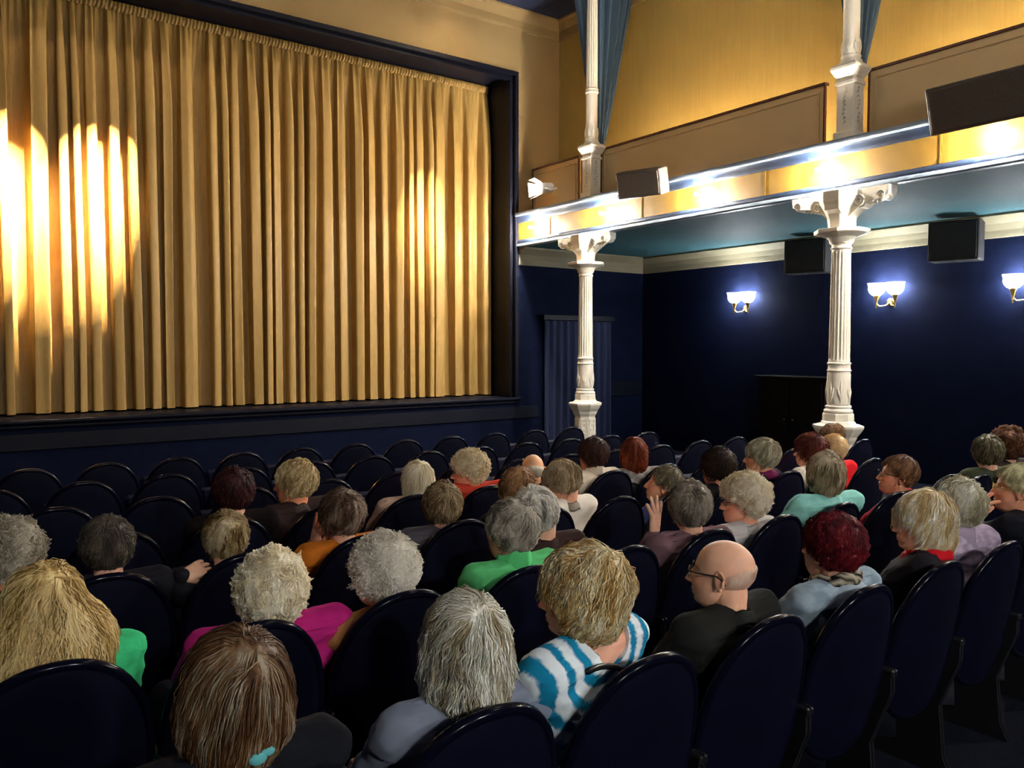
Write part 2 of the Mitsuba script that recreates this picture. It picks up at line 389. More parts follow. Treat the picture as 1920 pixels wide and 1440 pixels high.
def lower_column(X, Y, label):
    c = thing('column', label, 'column')

    def p(name, m, sm=30, parent=c, bs='m_white_iron'):
        return put(name, moved(m, X, Y), bs, parent, smooth=sm)
    f0 = floor_z(Y)
    ped = p('pedestal', octa([(0.205, f0), (0.205, f0 + 0.12), (0.185, f0 + 0.16), (0.168, f0 + 0.18), (0.163, 0.86), (0.175, 0.88), (0.19, 0.905), (0.20, 0.94), (0.235, 0.985), (0.262, 1.03), (0.268, 1.045), (0.268, 1.065), (0.225, 1.075), (0.19, 1.085)]), False)
    for k in range(8):
        a = k * math.pi / 4
        m = bx(-0.045, 0.045, -0.006, 0.006, f0 + 0.24, 0.82)
        hole = sbox(-0.045, f0 + 0.24, 0.045, 0.82)
        fm = wall_xz(hole.difference(hole.buffer(-0.012)), -0.006, 0.004)
        kn = [sph((0.012 * (-1) ** i, -0.002, zz), 0.018, 1, (1, 0.5, 1.1)) for i, zz in enumerate(np.linspace(f0 + 0.32, 0.74, 7))]
        mm = cat([fm] + kn)
        mm.apply_transform(trimesh.transformations.rotation_matrix(a + math.pi / 2, [0, 0, 1]))
        mm.apply_translation([math.cos(a) * 0.1535, math.sin(a) * 0.1535, 0])
        p('ornament_panel', mm, False, ped)
    p('plinth_block', octa([(0.19, 1.08), (0.182, 1.10), (0.166, 1.115), (0.163, 1.19), (0.158, 1.20)]), False)
    p('base_ring', lathe([(0.14, 1.20), (0.148, 1.205), (0.152, 1.22), (0.148, 1.237), (0.132, 1.245), (0.130, 1.255), (0.136, 1.262), (0.137, 1.275), (0.128, 1.285)], 40), True)
    d = p('drum', lathe([(0.112, 1.285), (0.120, 1.30), (0.123, 1.36), (0.122, 1.62), (0.118, 1.65), (0.112, 1.66)], 40), True)
    p('leaf_relief', leaf_relief(0.122, 1.32, 1.56, 7), True, d)
    p('drum_ring', lathe([(0.112, 1.655), (0.128, 1.66), (0.130, 1.668), (0.120, 1.68), (0.116, 1.70), (0.116, 1.73), (0.124, 1.737), (0.126, 1.748), (0.118, 1.757)], 40), True)
    zs = np.concatenate([[1.755, 1.77, 1.785, 1.80], np.linspace(1.86, 2.90, 8), [2.94, 2.955, 2.97, 2.985]])
    flute = lambda a, z: 1 - (0.13 * np.clip(np.minimum(z - 1.775, 2.965 - z) / 0.03, 0, 1)) * np.abs(np.sin(a * 9)) ** 0.7  # noqa: E731
    p('fluted_shaft', lathe([(0.112 - 0.012 * (z - 1.755) / 1.2, z) for z in zs], 108, flute), 50)
    cap = p('capital', lathe([(0.10, 2.985), (0.112, 2.99), (0.115, 3.0), (0.104, 3.01), (0.102, 3.04), (0.118, 3.05), (0.128, 3.07), (0.13, 3.09), (0.15, 3.11), (0.15, 3.125)], 40), True)
    p('abacus', octa([(0.17, 3.118), (0.20, 3.13), (0.245, 3.145), (0.285, 3.155), (0.292, 3.165), (0.292, 3.195), (0.28, 3.20), (0.16, 3.205)]), False, cap)
    p('bell', octa([(0.15, 3.20), (0.145, 3.24), (0.15, 3.30), (0.175, 3.38), (0.21, 3.44), (0.24, 3.50), (0.24, 3.60)]), False, cap)
    for s in (-1, 1):
        prof = [(0.08, 3.28), (0.17, 3.36), (0.26, 3.42), (0.36, 3.455), (0.50, 3.47), (0.56, 3.50), (0.57, 3.56), (0.57, 3.598), (0.08, 3.598)]
        br = extrude_x([(s * a, b) for a, b in prof], -0.085, 0.085)
        if br.volume < 0:
            br.invert()
        b = p('bracket', br, False, cap)
        p('scroll', cat(moved(volute(0.075, 0.21), 0, s * 0.25, 3.47), moved(volute(0.05, 0.20), 0, s * 0.49, 3.50)), 40, b)
        p('bead_row', cat([sph((0.0, s * yy, zz), 0.022, 1) for yy, zz in [(0.33, 3.435), (0.38, 3.445), (0.43, 3.452), (0.55, 3.49)]]), True, b)
    for s in (-1, 1):
        prof = [(0.08, 3.30), (0.20, 3.40), (0.30, 3.47), (0.36, 3.52), (0.36, 3.598), (0.08, 3.598)]
        if s < 0:
            prof = [(a if a < 0.2 else min(a, 0.2), b) for a, b in prof]
        br = extrude_y([(s * a, b) for a, b in prof], -0.085, 0.085)
        if br.volume < 0:
            br.invert()
        p('bracket', br, False, cap)
    return c


def upper_column(X, Y, label, twist):
    c = thing('upper_column', label, 'column')

    def p(name, m, sm=30, parent=c, bs='m_white_iron'):
        return put(name, moved(m, X, Y), bs, parent, smooth=sm)
    ped = p('pedestal', cat(bx(-0.10, 0.10, -0.10, 0.10, ZT + 0.005, 4.84, 0.006), bx(-0.115, 0.115, -0.115, 0.115, 4.76, 4.80, 0.008), bx(-0.125, 0.125, -0.125, 0.125, ZT + 0.005, 4.26, 0.008)), False)
    p('pedestal_cap', tm(m3.Manifold.hull_points(np.array([[sx * a, sy * a, z] for sx in (-1, 1) for sy in (-1, 1) for a, z in [(0.105, 4.84), (0.15, 4.93), (0.15, 4.955), (0.12, 4.99)]]))), False)
    prng = np.random.default_rng(twist)
    for face in (0, 1):
        ks = []
        for zz in np.linspace(4.36, 4.72, 9):
            t0 = prng.uniform(-0.02, 0.02)
            ks.append(tube([[t0 - 0.018, -0.102, zz - 0.012], [t0, -0.106, zz + 0.012], [t0 + 0.016, -0.102, zz - 0.004]], [0.004, 0.008, 0.004], 5))
        m = cat(ks)
        if face:
            m.apply_transform(trimesh.transformations.rotation_matrix(-math.pi / 2, [0, 0, 1]))
        p('relief', m, True, ped, 'm_relief_shadow')
    p('base', lathe([(0.118, 4.985), (0.122, 5.0), (0.118, 5.02), (0.10, 5.03), (0.098, 5.05), (0.106, 5.06), (0.106, 5.075), (0.092, 5.085)], 32), True)
    d = p('drum', lathe([(0.09, 5.08), (0.096, 5.10), (0.096, 5.18), (0.09, 5.22), (0.086, 5.26), (0.086, 5.74), (0.088, 5.76)], 32), True)
    p('leaf_relief', leaf_relief(0.094, 5.09, 5.25, 8), True, d)
    p('ring', lathe([(0.086, 5.745), (0.10, 5.75), (0.103, 5.765), (0.094, 5.775), (0.094, 5.79), (0.10, 5.80), (0.10, 5.815), (0.088, 5.825)], 32), True)
    zs = np.concatenate([[5.82, 5.84, 5.86], np.linspace(5.95, 7.3, 6), [7.40, 7.42]])
    flute = lambda a, z: 1 - (0.13 * np.clip((z - 5.83) / 0.03, 0, 1)) * np.abs(np.sin(a * 8)) ** 0.7  # noqa: E731
    p('fluted_shaft', lathe([(0.088 - 0.004 * (z - 5.82), z) for z in zs], 96, flute), 50)
    p('capital', octa([(0.085, 7.40), (0.10, 7.42), (0.13, 7.48), (0.16, 7.50), (0.16, 7.528)]), False)
    return c


def side_drape(X, Y, label):
    """Blue drape gathered behind the upper column, with a narrow tail below the tie."""
    d = thing('balcony_drape', label, 'drape')
    n, rows = 90, 26
    a = np.linspace(-0.15 * np.pi, 1.15 * np.pi, n)
    v = []
    for k in range(rows):
        t = k / (rows - 1)
        z = 4.98 + (ZC - 0.02 - 4.98) * t
        wdt = 0.055 + 0.33 * t ** 0.85
        dep = 0.05 + 0.10 * t
        f = 1 + 0.30 * np.sin(a * 17 + 0.8 * np.sin(a * 3)) * (0.5 + 0.5 * t)
        # spreads along the line from the column to the wall behind it and towards the hall's rear
        e1, e2 = np.array([0.62, -0.78]), np.array([0.78, 0.62])
        u, w_ = np.cos(a) * wdt * f, -np.sin(a) * dep * f
        cxy = np.array([X, Y]) + e1 * (0.10 + 0.05 * t) + e2 * 0.16
        v.append(np.stack([cxy[0] + u * e1[0] + w_ * e2[0], cxy[1] + u * e1[1] + w_ * e2[1], np.full(n, z)], 1))
    v = np.array(v)
    idx = np.arange(rows * n).reshape(rows, n)
    q = np.stack([idx[:-1, :-1], idx[:-1, 1:], idx[1:, 1:], idx[1:, :-1]], -1).reshape(-1, 4)
    front = trimesh.Trimesh(v.reshape(-1, 3), np.vstack([q[:, [0, 1, 2]], q[:, [0, 2, 3]]]), process=False)
    back = front.copy()
    back.vertices += np.array([0.012, 0.010, 0])
    back.invert()
    put('fabric', cat(front, back), 'm_drape', d, smooth=True)
    bx_, by_ = X + 0.62 * 0.10 + 0.78 * 0.16, Y - 0.78 * 0.10 + 0.62 * 0.16 + 0.04
    tail = lathe([(0.04, ZT + 0.002), (0.055, 4.25), (0.055, 4.6), (0.045, 4.90), (0.04, 4.97), (0.045, 4.99)], 48, lambda a, z: 1 + 0.16 * np.sin(a * 9))
    put('tail', moved(tail, bx_, by_), 'm_drape', d, smooth=60)
    put('tie', moved(lathe([(0.05, 4.94), (0.064, 4.955), (0.064, 4.985), (0.05, 5.0)], 24), bx_, by_), 'm_brass', d, smooth=True)


C1, C2 = (8.02, 9.235), (8.02, 5.0)
for (cx, cy), near in ((C1, 'nearer the stage, in front of the door curtain'), (C2, 'farther from the stage, between the wall sconces'), ((8.02, 0.77), 'at the rear')):
    if cy > 4:
        lower_column(cx, cy, f'white fluted iron column under the balcony, {near}')
upper_column(8.13, 9.24, 'slender white upper column on the balcony beside the stage wall', 1)
upper_column(8.13, 5.0, 'slender white upper column on the balcony, farther from the stage', 2)
side_drape(8.13, 9.24, 'gathered blue drape behind the upper column nearer the stage')
side_drape(8.13, 5.0, 'gathered blue drape behind the upper column farther from the stage')

# ------------------------------------------------------------------ lamps
for i, (ly, what) in enumerate([(10.46, 'bare bulb on the gold balcony frieze next to the stage opening'), (8.75, 'bare bulb on the balcony frieze left of the small speaker'), (6.95, 'bare bulb on the balcony frieze right of the small speaker'),
                                (5.22, 'bare bulb on the balcony frieze above the farther column'), (3.46, 'bare bulb on the balcony frieze below the long speaker'), (1.72, None), (0.0, None)]):
    l = thing('balcony_bulb', what or f'bare bulb on the balcony frieze beyond the right edge, {"nearer the stage" if ly > 1 else "farthest from the stage"}', 'lamp', 'bulbs along the balcony frieze')
    base = lathe([(0.04, 0), (0.04, 0.012), (0.014, 0.02), (0.012, 0.05), (0.020, 0.055), (0.020, 0.075), (0.012, 0.08)], 20)
    base.apply_transform(trimesh.transformations.rotation_matrix(-math.pi / 2, [0, 1, 0]))
    put('socket', moved(base, XB + 0.003, ly, 3.87), 'm_white_enamel', l, smooth=30)
    bulb = lathe([(0.010, 0.080), (0.015, 0.088), (0.022, 0.102), (0.025, 0.118), (0.021, 0.134), (0.010, 0.142)], 12)
    bulb.apply_transform(trimesh.transformations.rotation_matrix(-math.pi / 2, [0, 1, 0]))
    put('bulb', {**ply(moved(bulb, XB + 0.003, ly, 3.87), 'm_opal', True), 'emitter': emit(LAMP['fascia'], NEUTRAL)}, None, l)
# the same bulbs on the facing balcony side (behind the frame's left edge)
for ly in (9.2, 6.6, 4.0, 1.4, -1.2):
    l = thing('wall_bulb', f'bare bulb on the left wall of the hall, {["first", "second", "third", "fourth", "fifth"][int((9.3 - ly) / 2.6)]} from the stage', 'lamp', 'bulbs along the left wall')
    put('socket', moved(trimesh.creation.box(extents=[0.03, 0.06, 0.06]), XL + 0.015, ly, 3.87), 'm_brass', l)
    put('bulb', {**ply(sph((XL + 0.09, ly, 3.87), 0.05, 1), 'm_opal', True), 'emitter': emit(LAMP['left'], NEUTRAL)}, None, l)


for i, gx in enumerate((0.2, 2.6)):
    l = thing('rear_globe', f'opal globe lamp on the rear wall, {("left", "right")[i]} one of two', 'lamp', 'rear wall globes')
    put('stem', bx(gx - 0.02, gx + 0.02, YR, YR + 0.12, 3.58, 3.62), 'm_brass', l)
    put('globe', {**ply(sph((gx, YR + 0.26, 3.60), 0.15, 2), 'm_opal', True), 'emitter': emit(LAMP['rear'], REAR)}, None, l)


def sconce(ly, label):
    s = thing('wall_sconce', label, 'wall lamp')
    z0 = 2.56
    plate = lathe([(0.05, 0), (0.055, 0.006), (0.045, 0.016), (0.02, 0.022)], 24)
    plate.apply_transform(trimesh.transformations.rotation_matrix(-math.pi / 2, [0, 1, 0]))
    put('wall_plate', moved(plate, XW, ly, z0), 'm_brass', s, smooth=30)
    for d in (-0.135, 0.135):
        arm = tube([[XW - 0.01, ly, z0], [XW - 0.05, ly + d * 0.3, z0 - 0.05], [XW - 0.10, ly + d * 0.8, z0 - 0.06], [XW - 0.13, ly + d, z0 - 0.02], [XW - 0.13, ly + d, z0 + 0.06]], 0.010, 8)
        a = put('arm', arm, 'm_brass', s, smooth=40)
        put('cup', moved(lathe([(0.006, -0.10), (0.012, -0.09), (0.008, -0.07), (0.016, -0.05), (0.010, -0.03), (0.018, 0.0), (0.03, 0.05), (0.045, 0.075), (0.04, 0.085)], 20), XW - 0.13, ly + d, z0 + 0.01), 'm_brass', a, smooth=True)
        shade = lathe([(0.036, 0.08), (0.07, 0.095), (0.10, 0.13), (0.115, 0.17), (0.112, 0.21), (0.12, 0.24), (0.128, 0.255), (0.11, 0.25), (0.05, 0.245)], 16)
        put('glass_shade', {**ply(moved(shade, XW - 0.13, ly + d, z0 + 0.01), 'm_opal', True), 'emitter': emit(LAMP['sconce'], COOL)}, None, s)


sconce(8.58, 'two-light brass wall sconce left of the farther column')
sconce(6.08, 'two-light brass wall sconce right of the farther column')
sconce(4.30, 'two-light brass wall sconce at the right edge of the photo')
sconce(2.4, 'two-light brass wall sconce on the side wall beyond the right edge')

# cove tubes lying behind the parapet
for y0, y1 in [(5.9, 8.8), (2.4, 4.8), (-1.0, 1.9)]:
    l = thing('cove_tube', f'light tube behind the balcony parapet, {"nearest the stage" if y0 > 5 else "in the middle bay" if y0 > 2 else "at the rear"}', 'lamp', 'light tubes behind the balcony parapet')
    put('tube', {**ply(bx(8.52, 8.56, y0, y1, 4.30, 4.33), 'm_opal'), 'emitter': emit(LAMP['cove'] * 4, WARM)}, None, l)
    put('tray', bx(8.48, 8.60, y0 - 0.03, y1 + 0.03, ZT - 0.01, 4.24), 'm_white_enamel', l)


# stage floods that graze the curtain
def flood(X, Y, Z, aim, power, cut, label):
    f = thing('stage_flood', label, 'spotlight')
    d = np.array(aim, float) - np.array([X, Y, Z]); d /= np.linalg.norm(d)
    R = trimesh.geometry.align_vectors([0, 0, 1], d)
    def p(name, m, bs, sm=30, parent=f):
        m = m.copy(); m.apply_transform(R); m.apply_translation([X, Y, Z])
        return put(name, m, bs, parent, smooth=sm)
    hs = p('housing', lathe([(0.03, -0.22), (0.075, -0.20), (0.085, -0.16), (0.085, -0.02), (0.095, -0.01), (0.095, 0.02), (0.08, 0.02), (0.078, -0.02)], 24), 'm_white_enamel', 35)
    put('lens', {**ply(trimesh.Trimesh(*(lambda m: (m.vertices, m.faces))(moved(lathe([(0.07, -0.012), (0.07, -0.006)], 20), 0, 0, 0)), process=False).apply_transform(R).apply_translation([X, Y, Z]), 'm_opal'), 'emitter': emit(LAMP['lens'], WARM)}, None, f)
    for k in range(4):
        a = k * math.pi / 2
        m = tm(m3.Manifold.hull_points(np.array([[0.09, -0.08, 0.02], [0.09, 0.08, 0.02], [0.15, -0.12, 0.16], [0.15, 0.12, 0.16], [0.093, -0.08, 0.02], [0.093, 0.08, 0.02], [0.153, -0.12, 0.16], [0.153, 0.12, 0.16]])))
        m.apply_transform(trimesh.transformations.rotation_matrix(a, [0, 0, 1]))
        p('barn_door', m, 'm_white_enamel', False, hs)
    put('yoke', tube([[X, Y, Z], [X + 0.02, Y - 0.13, Z - 0.02], [X + 0.06, Y - 0.22, Z - 0.06], [X + 0.09, Y - 0.30, Z - 0.03]], 0.016, 8), 'm_white_enamel', f, smooth=40)
    if power:
        scene['light_' + f] = {'type': 'spot', 'intensity': rgb(np.array(WARM) * power), 'cutoff_angle': cut, 'beam_width': cut * 0.02,
                               'to_world': T().look_at(origin=(np.array([X, Y, Z]) + d * 0.03).tolist(), target=list(map(float, aim)), up=[0, 0, 1] if abs(d[2]) < 0.9 else [0, 1, 0])}


flood(8.02, 10.35, 4.50, (1.5, 11.80, 3.70), 0, 13.0, 'white stage floodlight mounted at the end of the balcony parapet')
flood(6.75, 9.9, 7.28, (6.62, 11.85, 3.95), LAMP['pool_right'], 8.0, 'spotlight under the ceiling aimed at the right part of the curtain')
flood(2.6, 9.7, 7.28, (1.60, 11.85, 3.72), LAMP['pool_left'], 9.5, 'spotlight under the ceiling aimed at the left part of the curtain')
flood(1.6, 9.7, 7.28, (0.55, 11.85, 3.68), LAMP['pool_left'], 9.0, 'spotlight under the ceiling aimed at the left end of the curtain')
flood(7.6, 8.0, 7.28, (3.0, 11.9, 3.3), LAMP['wash'], 42.0, 'spotlight under the ceiling washing over the stage curtain')
for i, gy in enumerate((6.3, 2.6, -1.6)):
    l = thing('ceiling_globe', f'opal globe lamp hanging from the hall ceiling, {("nearest the stage", "in the middle", "at the rear")[i]}', 'lamp', 'ceiling globes')
    put('rod', tube([[5.4, gy, ZC], [5.4, gy, 7.2]], 0.012, 6), 'm_brass', l)
    put('globe', {**ply(sph((5.4, gy, 7.02), 0.17, 2), 'm_opal', True), 'emitter': emit(LAMP['hall'], HALL)}, None, l)


# ------------------------------------------------------------------ speakers, door curtain, side cabinet
def speaker(name, label, size, at, rot, bs='m_speaker', bracket=None):
    s = thing(name, label, 'loudspeaker')
    M = trimesh.transformations.euler_matrix(*rot)
    M[:3, 3] = at
    sx, sy, sz = size

    def p(nm, m, b, sm=False, parent=s):
        m = m.copy(); m.apply_transform(M)
        return put(nm, m, b, parent, smooth=sm)
    p('cabinet', bx(-sx / 2, sx / 2, -sy / 2, sy / 2, -sz / 2, sz / 2, 0.012), bs)
    p('grille', bx(-sx / 2 - 0.012, -sx / 2 - 0.0005, -sy / 2 + 0.025, sy / 2 - 0.025, -sz / 2 + 0.025, sz / 2 - 0.025, 0.005), 'm_speaker_black' if bs == 'm_speaker_black' else 'm_speaker')
    if bracket is not None:
        put('bracket', tube([at, np.array(at) * 0.5 + np.array(bracket) * 0.5, bracket], 0.02, 8), 'm_speaker_black', s)
    return s


speaker('loudspeaker', 'small grey brown loudspeaker tilted down on the balcony front', (0.28, 0.62, 0.34), (7.60, 7.62, 4.09), (0.0, -0.28, 0.35), bracket=(7.917, 7.7, 4.14))
speaker('loudspeaker', 'long dark loudspeaker on the balcony front at the right edge', (0.36, 1.9, 0.42), (7.62, 2.86, 4.13), (0.0, -0.30, 0.0), bracket=(7.917, 3.0, 4.14))
speaker('loudspeaker', 'black box loudspeaker under the balcony just left of the farther column', (0.36, 0.62, 0.50), (10.62, 7.15, 3.27), (0.0, 0.0, 0.25), 'm_speaker_black', bracket=(XW, 7.15, 3.27))
speaker('loudspeaker', 'black box loudspeaker under the balcony right of the farther column', (0.36, 0.58, 0.50), (10.62, 5.02, 3.27), (0.0, 0.0, 0.25), 'm_speaker_black', bracket=(XW, 5.02, 3.27))

dc = thing('door_curtain', 'dark navy velvet door curtain behind the column nearer the stage', 'curtain')
n, rows = 160, 8
xs = np.linspace(8.54, 10.08, n)
v = np.array([np.stack([xs, YF - 0.09 + 0.04 * np.sin(xs * 2 * np.pi / 0.16 + 1.5 * np.sin(xs * 3)) * (0.5 + 0.5 * t), np.full(n, 2.40 - t * 2.38)], 1) for t in np.linspace(0, 1, rows)])
idx = np.arange(rows * n).reshape(rows, n)
put('fabric', (v.reshape(-1, 3), np.stack([idx[:-1, :-1], idx[1:, :-1], idx[1:, 1:], idx[:-1, 1:]], -1).reshape(-1, 4)), 'm_door_drape', dc, smooth=True)
put('pelmet', bx(8.48, 10.14, YF - 0.15, YF - 0.001, 2.38, 2.48, 0.008), 'm_navy_stage', dc)

sb = thing('side_cabinet', 'low black cabinet against the navy side wall behind the farther column', 'cabinet')
put('body', bx(10.62, XW - 0.003, 6.85, 8.02, 0.06, 1.42, 0.006), 'm_dark_wood', sb)
put('top', bx(10.58, XW - 0.003, 6.80, 8.07, 1.42, 1.47, 0.008), 'm_dark_wood', sb)
put('plinth', bx(10.66, XW - 0.003, 6.88, 7.99, 0.0, 0.06), 'm_dark_wood', sb)
for y0 in (6.88, 7.45):
    d = put('door', bx(10.60, 10.619, y0, y0 + 0.54, 0.10, 1.38, 0.005), 'm_dark_wood', sb)
    put('knob', sph((10.585, y0 + (0.48 if y0 < 7 else 0.06), 0.80), 0.015, 1), 'm_brass', d, smooth=True)

# ------------------------------------------------------------------ cinema seats
def oval(n):
    a = np.linspace(0, 2 * np.pi, n, endpoint=False)
    c, s = np.cos(a), np.sin(a)
    ex = 2 / 2.25
    x = 0.25 * np.sign(c) * np.abs(c) ** ex
    z = np.where(s > 0, 0.358, 0.28) * np.sign(s) * np.abs(s) ** ex + 0.63
    return x, z


def bend(x, z, off):
    """A point of the reclined, curved back; off is the distance in front of its rear face."""
    return np.stack([x, 0.55 * x * x + (1.0 - z) * 0.19 + off, z], -1)


def oval_solid(scale, rings, n=44):
    """rings: (scale of the outline, offset) from the rear centre over the rim to the front centre."""
    ox, oz = oval(n)
    v = [bend(np.array([0.0]), np.array([0.63]), rings[0][1])]
    for s, off in rings:
        v.append(bend(ox * s * scale, 0.63 + (oz - 0.63) * s * scale, off))
    v.append(bend(np.array([0.0]), np.array([0.63]), rings[-1][1]))
    k = len(rings)
    f = []
    for j in range(n):
        jn = (j + 1) % n
        f.append([0, 1 + j, 1 + jn])
        for i in range(k - 1):
            a, b = 1 + i * n, 1 + (i + 1) * n
            f += [[a + j, b + j, b + jn], [a + j, b + jn, a + jn]]
        a = 1 + (k - 1) * n
        f.append([a + j, 1 + k * n, a + jn])
    m = trimesh.Trimesh(np.vstack(v), f, process=False)
    if m.volume < 0:
        m.invert()
    return m


ox, oz = oval(56)
rim_path = bend(ox, oz, 0.016)
rim_path = np.vstack([rim_path, rim_path[:1]])
seat_parts = {
    'back_shell': ply(oval_solid(0.985, [(0.35, -0.004), (0.7, -0.003), (0.9, 0.0), (1.0, 0.006), (1.0, 0.026), (0.9, 0.03), (0.5, 0.03)]), 'm_seat_back', 50),
    'rim': ply(tube(rim_path, 0.0165, 8), 'm_seat_rim', True),
    'back_cushion': ply(oval_solid(0.93, [(0.4, 0.031), (0.9, 0.031), (0.99, 0.034), (1.0, 0.044), (0.96, 0.056), (0.85, 0.066), (0.6, 0.074), (0.3, 0.078)], 36), 'm_seat_velvet', 50),
}
cush = bx(-0.235, 0.235, 0.19, 0.60, 0.335, 0.412, 0.03)
seat_parts['seat_cushion'] = ply(cush, 'm_seat_velvet')
up = cush.copy(); up.apply_translation([0, -0.2, -0.40])
up.apply_transform(trimesh.transformations.rotation_matrix(math.radians(72), [1, 0, 0])); up.apply_translation([0, 0.245, 0.44])
cush_up = ply(up, 'm_seat_velvet')
for nm, s in (('side_panel', -1), ('side_panel_001', 1)):
    prof = Polygon([(0.10, 0.0), (0.46, 0.0), (0.44, 0.05), (0.34, 0.08), (0.36, 0.40), (0.44, 0.56), (0.44, 0.59), (0.08, 0.59), (0.08, 0.52), (0.16, 0.30), (0.14, 0.08)])
    m = trimesh.creation.extrude_polygon(prof, 0.014, engine='earcut')
    v = m.vertices
    seat_parts[nm] = ply(trimesh.Trimesh(np.stack([s * 0.260 - 0.007 + v[:, 2], v[:, 0], v[:, 1]], 1), m.faces, process=False), 'm_gloss_black')
for nm, s in (('armrest', -1), ('armrest_001', 1)):
    seat_parts[nm] = ply(bx(s * 0.26 - 0.009, s * 0.26 + 0.009, 0.07, 0.45, 0.585, 0.615, 0.006), 'm_gloss_black')
PITCH_X = 0.54
FIRST = {'G': 1}
ROWS = {'A': (7.02, 0.52), 'B': (6.05, 0.23), 'C': (5.08, -0.04), 'D': (4.15, 0.12), 'E': (3.34, -0.04), 'F': (2.43, 0.23), 'G': (1.485, -0.06), 'H': (0.52, 3.30)}
NSEAT = {'A': 11, 'B': 12, 'C': 13, 'D': 14, 'E': 12, 'F': 13, 'G': 10, 'H': 5}
ROWNAME = {'A': 'front row', 'B': 'second row from the stage', 'C': 'third row from the stage', 'D': 'fourth row from the stage', 'E': 'fifth row from the stage', 'F': 'sixth row from the stage', 'G': 'row nearest the viewer', 'H': 'last row behind the gangway'}
ORD = ['first', 'second', 'third', 'fourth', 'fifth', 'sixth', 'seventh', 'eighth', 'ninth', 'tenth', 'eleventh', 'twelfth', 'thirteenth', 'fourteenth']


def seat_xy(row, k):
    return ROWS[row][1] + PITCH_X * k, ROWS[row][0]


def add_seat(row, k, owner):
    x, y = seat_xy(row, k)
    t = thing('cinema_seat', f'{"occupied" if owner else "empty"} navy round-backed seat, {ORD[k - FIRST.get(row, 0)]} from the left in the {ROWNAME[row]}', 'seat', f'cinema seats in the {ROWNAME[row]}')
    M = T().translate([x, y, floor_z(y + 0.3)])
    for nm, d in seat_parts.items():
        if nm == 'seat_cushion' and not owner and (row, k) not in (('F', 8), ('D', 12)):
            d = cush_up
        scene[f'{t}__{nm}'] = {**d, 'to_world': M}


# ------------------------------------------------------------------ people
ICO = trimesh.creation.icosphere(subdivisions=5)
ICO4 = trimesh.creation.icosphere(subdivisions=4)


def ray_ell(d, c, a):
    c, a = np.array(c), np.array(a)
    D, O = d / a, -c / a
    A = (D * D).sum(-1); B = (D * O).sum(-1); C = (O * O).sum() - 1
    return (-B + np.sqrt(np.maximum(B * B - A * C, 1e-12))) / A


def head_r(d):
    r = [ray_ell(d, (0, -0.018, 0.026), (0.075, 0.096, 0.086)), ray_ell(d, (0, 0.024, -0.028), (0.063, 0.066, 0.080)), ray_ell(d, (0, 0.036, -0.062), (0.044, 0.050, 0.052))]
    return (sum(x ** 16 for x in r) / 1.0) ** (1 / 16)


def gauss(v, s):
    return np.exp(-(v / s) ** 2)


def make_head():
    """Skull, face and ears in head space: x right, y forward, z up, origin between the ears."""
    d = ICO.vertices
    p = d * head_r(d)[:, None]
    x, y, z = p.T
    front = np.clip((y - 0.02) / 0.03, 0, 1)
    ridge = np.clip((0.024 - z) / 0.052, 0, 1) * np.clip((z + 0.040) / 0.010, 0, 1)
    dy = 0.027 * gauss(x, 0.0105 + 0.004 * ridge) * ridge
    dy += 0.006 * gauss(np.abs(x) - 0.014, 0.007) * gauss(z + 0.026, 0.009)
    dy -= 0.010 * gauss(np.abs(x) - 0.031, 0.015) * gauss(z - 0.010, 0.011)
    dy += 0.004 * gauss(np.abs(x) - 0.028, 0.022) * gauss(z - 0.032, 0.008)
    dy += 0.005 * gauss(x, 0.024) * (gauss(z + 0.055, 0.005) + gauss(z + 0.066, 0.006))
    dy -= 0.004 * gauss(x, 0.026) * gauss(z + 0.0605, 0.0025)
    dy -= 0.003 * gauss(x, 0.02) * gauss(z + 0.077, 0.006)
    dy += 0.006 * gauss(x, 0.02) * gauss(z + 0.094, 0.012)
    dy += 0.003 * gauss(np.abs(x) - 0.042, 0.015) * gauss(z + 0.022, 0.016)
    p[:, 1] += dy * front
    h = man(trimesh.Trimesh(p, ICO.faces, process=False))
    for s in (-1, 1):
        a = np.linspace(-0.5, 1.62 * np.pi, 13)
        pts = np.stack([np.full(13, 0.0), -0.016 * np.cos(a) * (1 - 0.25 * (np.sin(a) < 0)), 0.030 * np.sin(a)], 1)
        pts[:, 0] = 0.006 + 0.010 * np.clip(-pts[:, 1] / 0.016, -0.4, 1)
        ear = tube(pts, 0.0055, 6)
        bowl = sph((0.002, 0, -0.002), 1.0, 2, (0.006, 0.016, 0.029))
        for m in (ear, bowl):
            v = m.vertices
            m.vertices = np.stack([s * (0.0735 + v[:, 0]), v[:, 1] - 0.012, v[:, 2] - 0.004], 1)
            if m.volume < 0:
                m.invert()
            h = h + man(m)
    return h


HEAD = make_head()


def ball(c, r):
    return (np.asarray(c, float), float(r))


BALL = trimesh.creation.icosphere(subdivisions=2).vertices


def bone(*bs):
    return m3.Manifold.hull_points(np.vstack([BALL * r + c for c, r in bs]))


def blend(parts, size, it=8):
    """Union of bones, refined and smoothed into one continuous surface."""
    u = m3.Manifold.batch_boolean(parts, m3.OpType.Add).refine_to_length(size)
    m = tm(u)
    trimesh.smoothing.filter_taubin(m, lamb=0.5, nu=0.52, iterations=it)
    return m


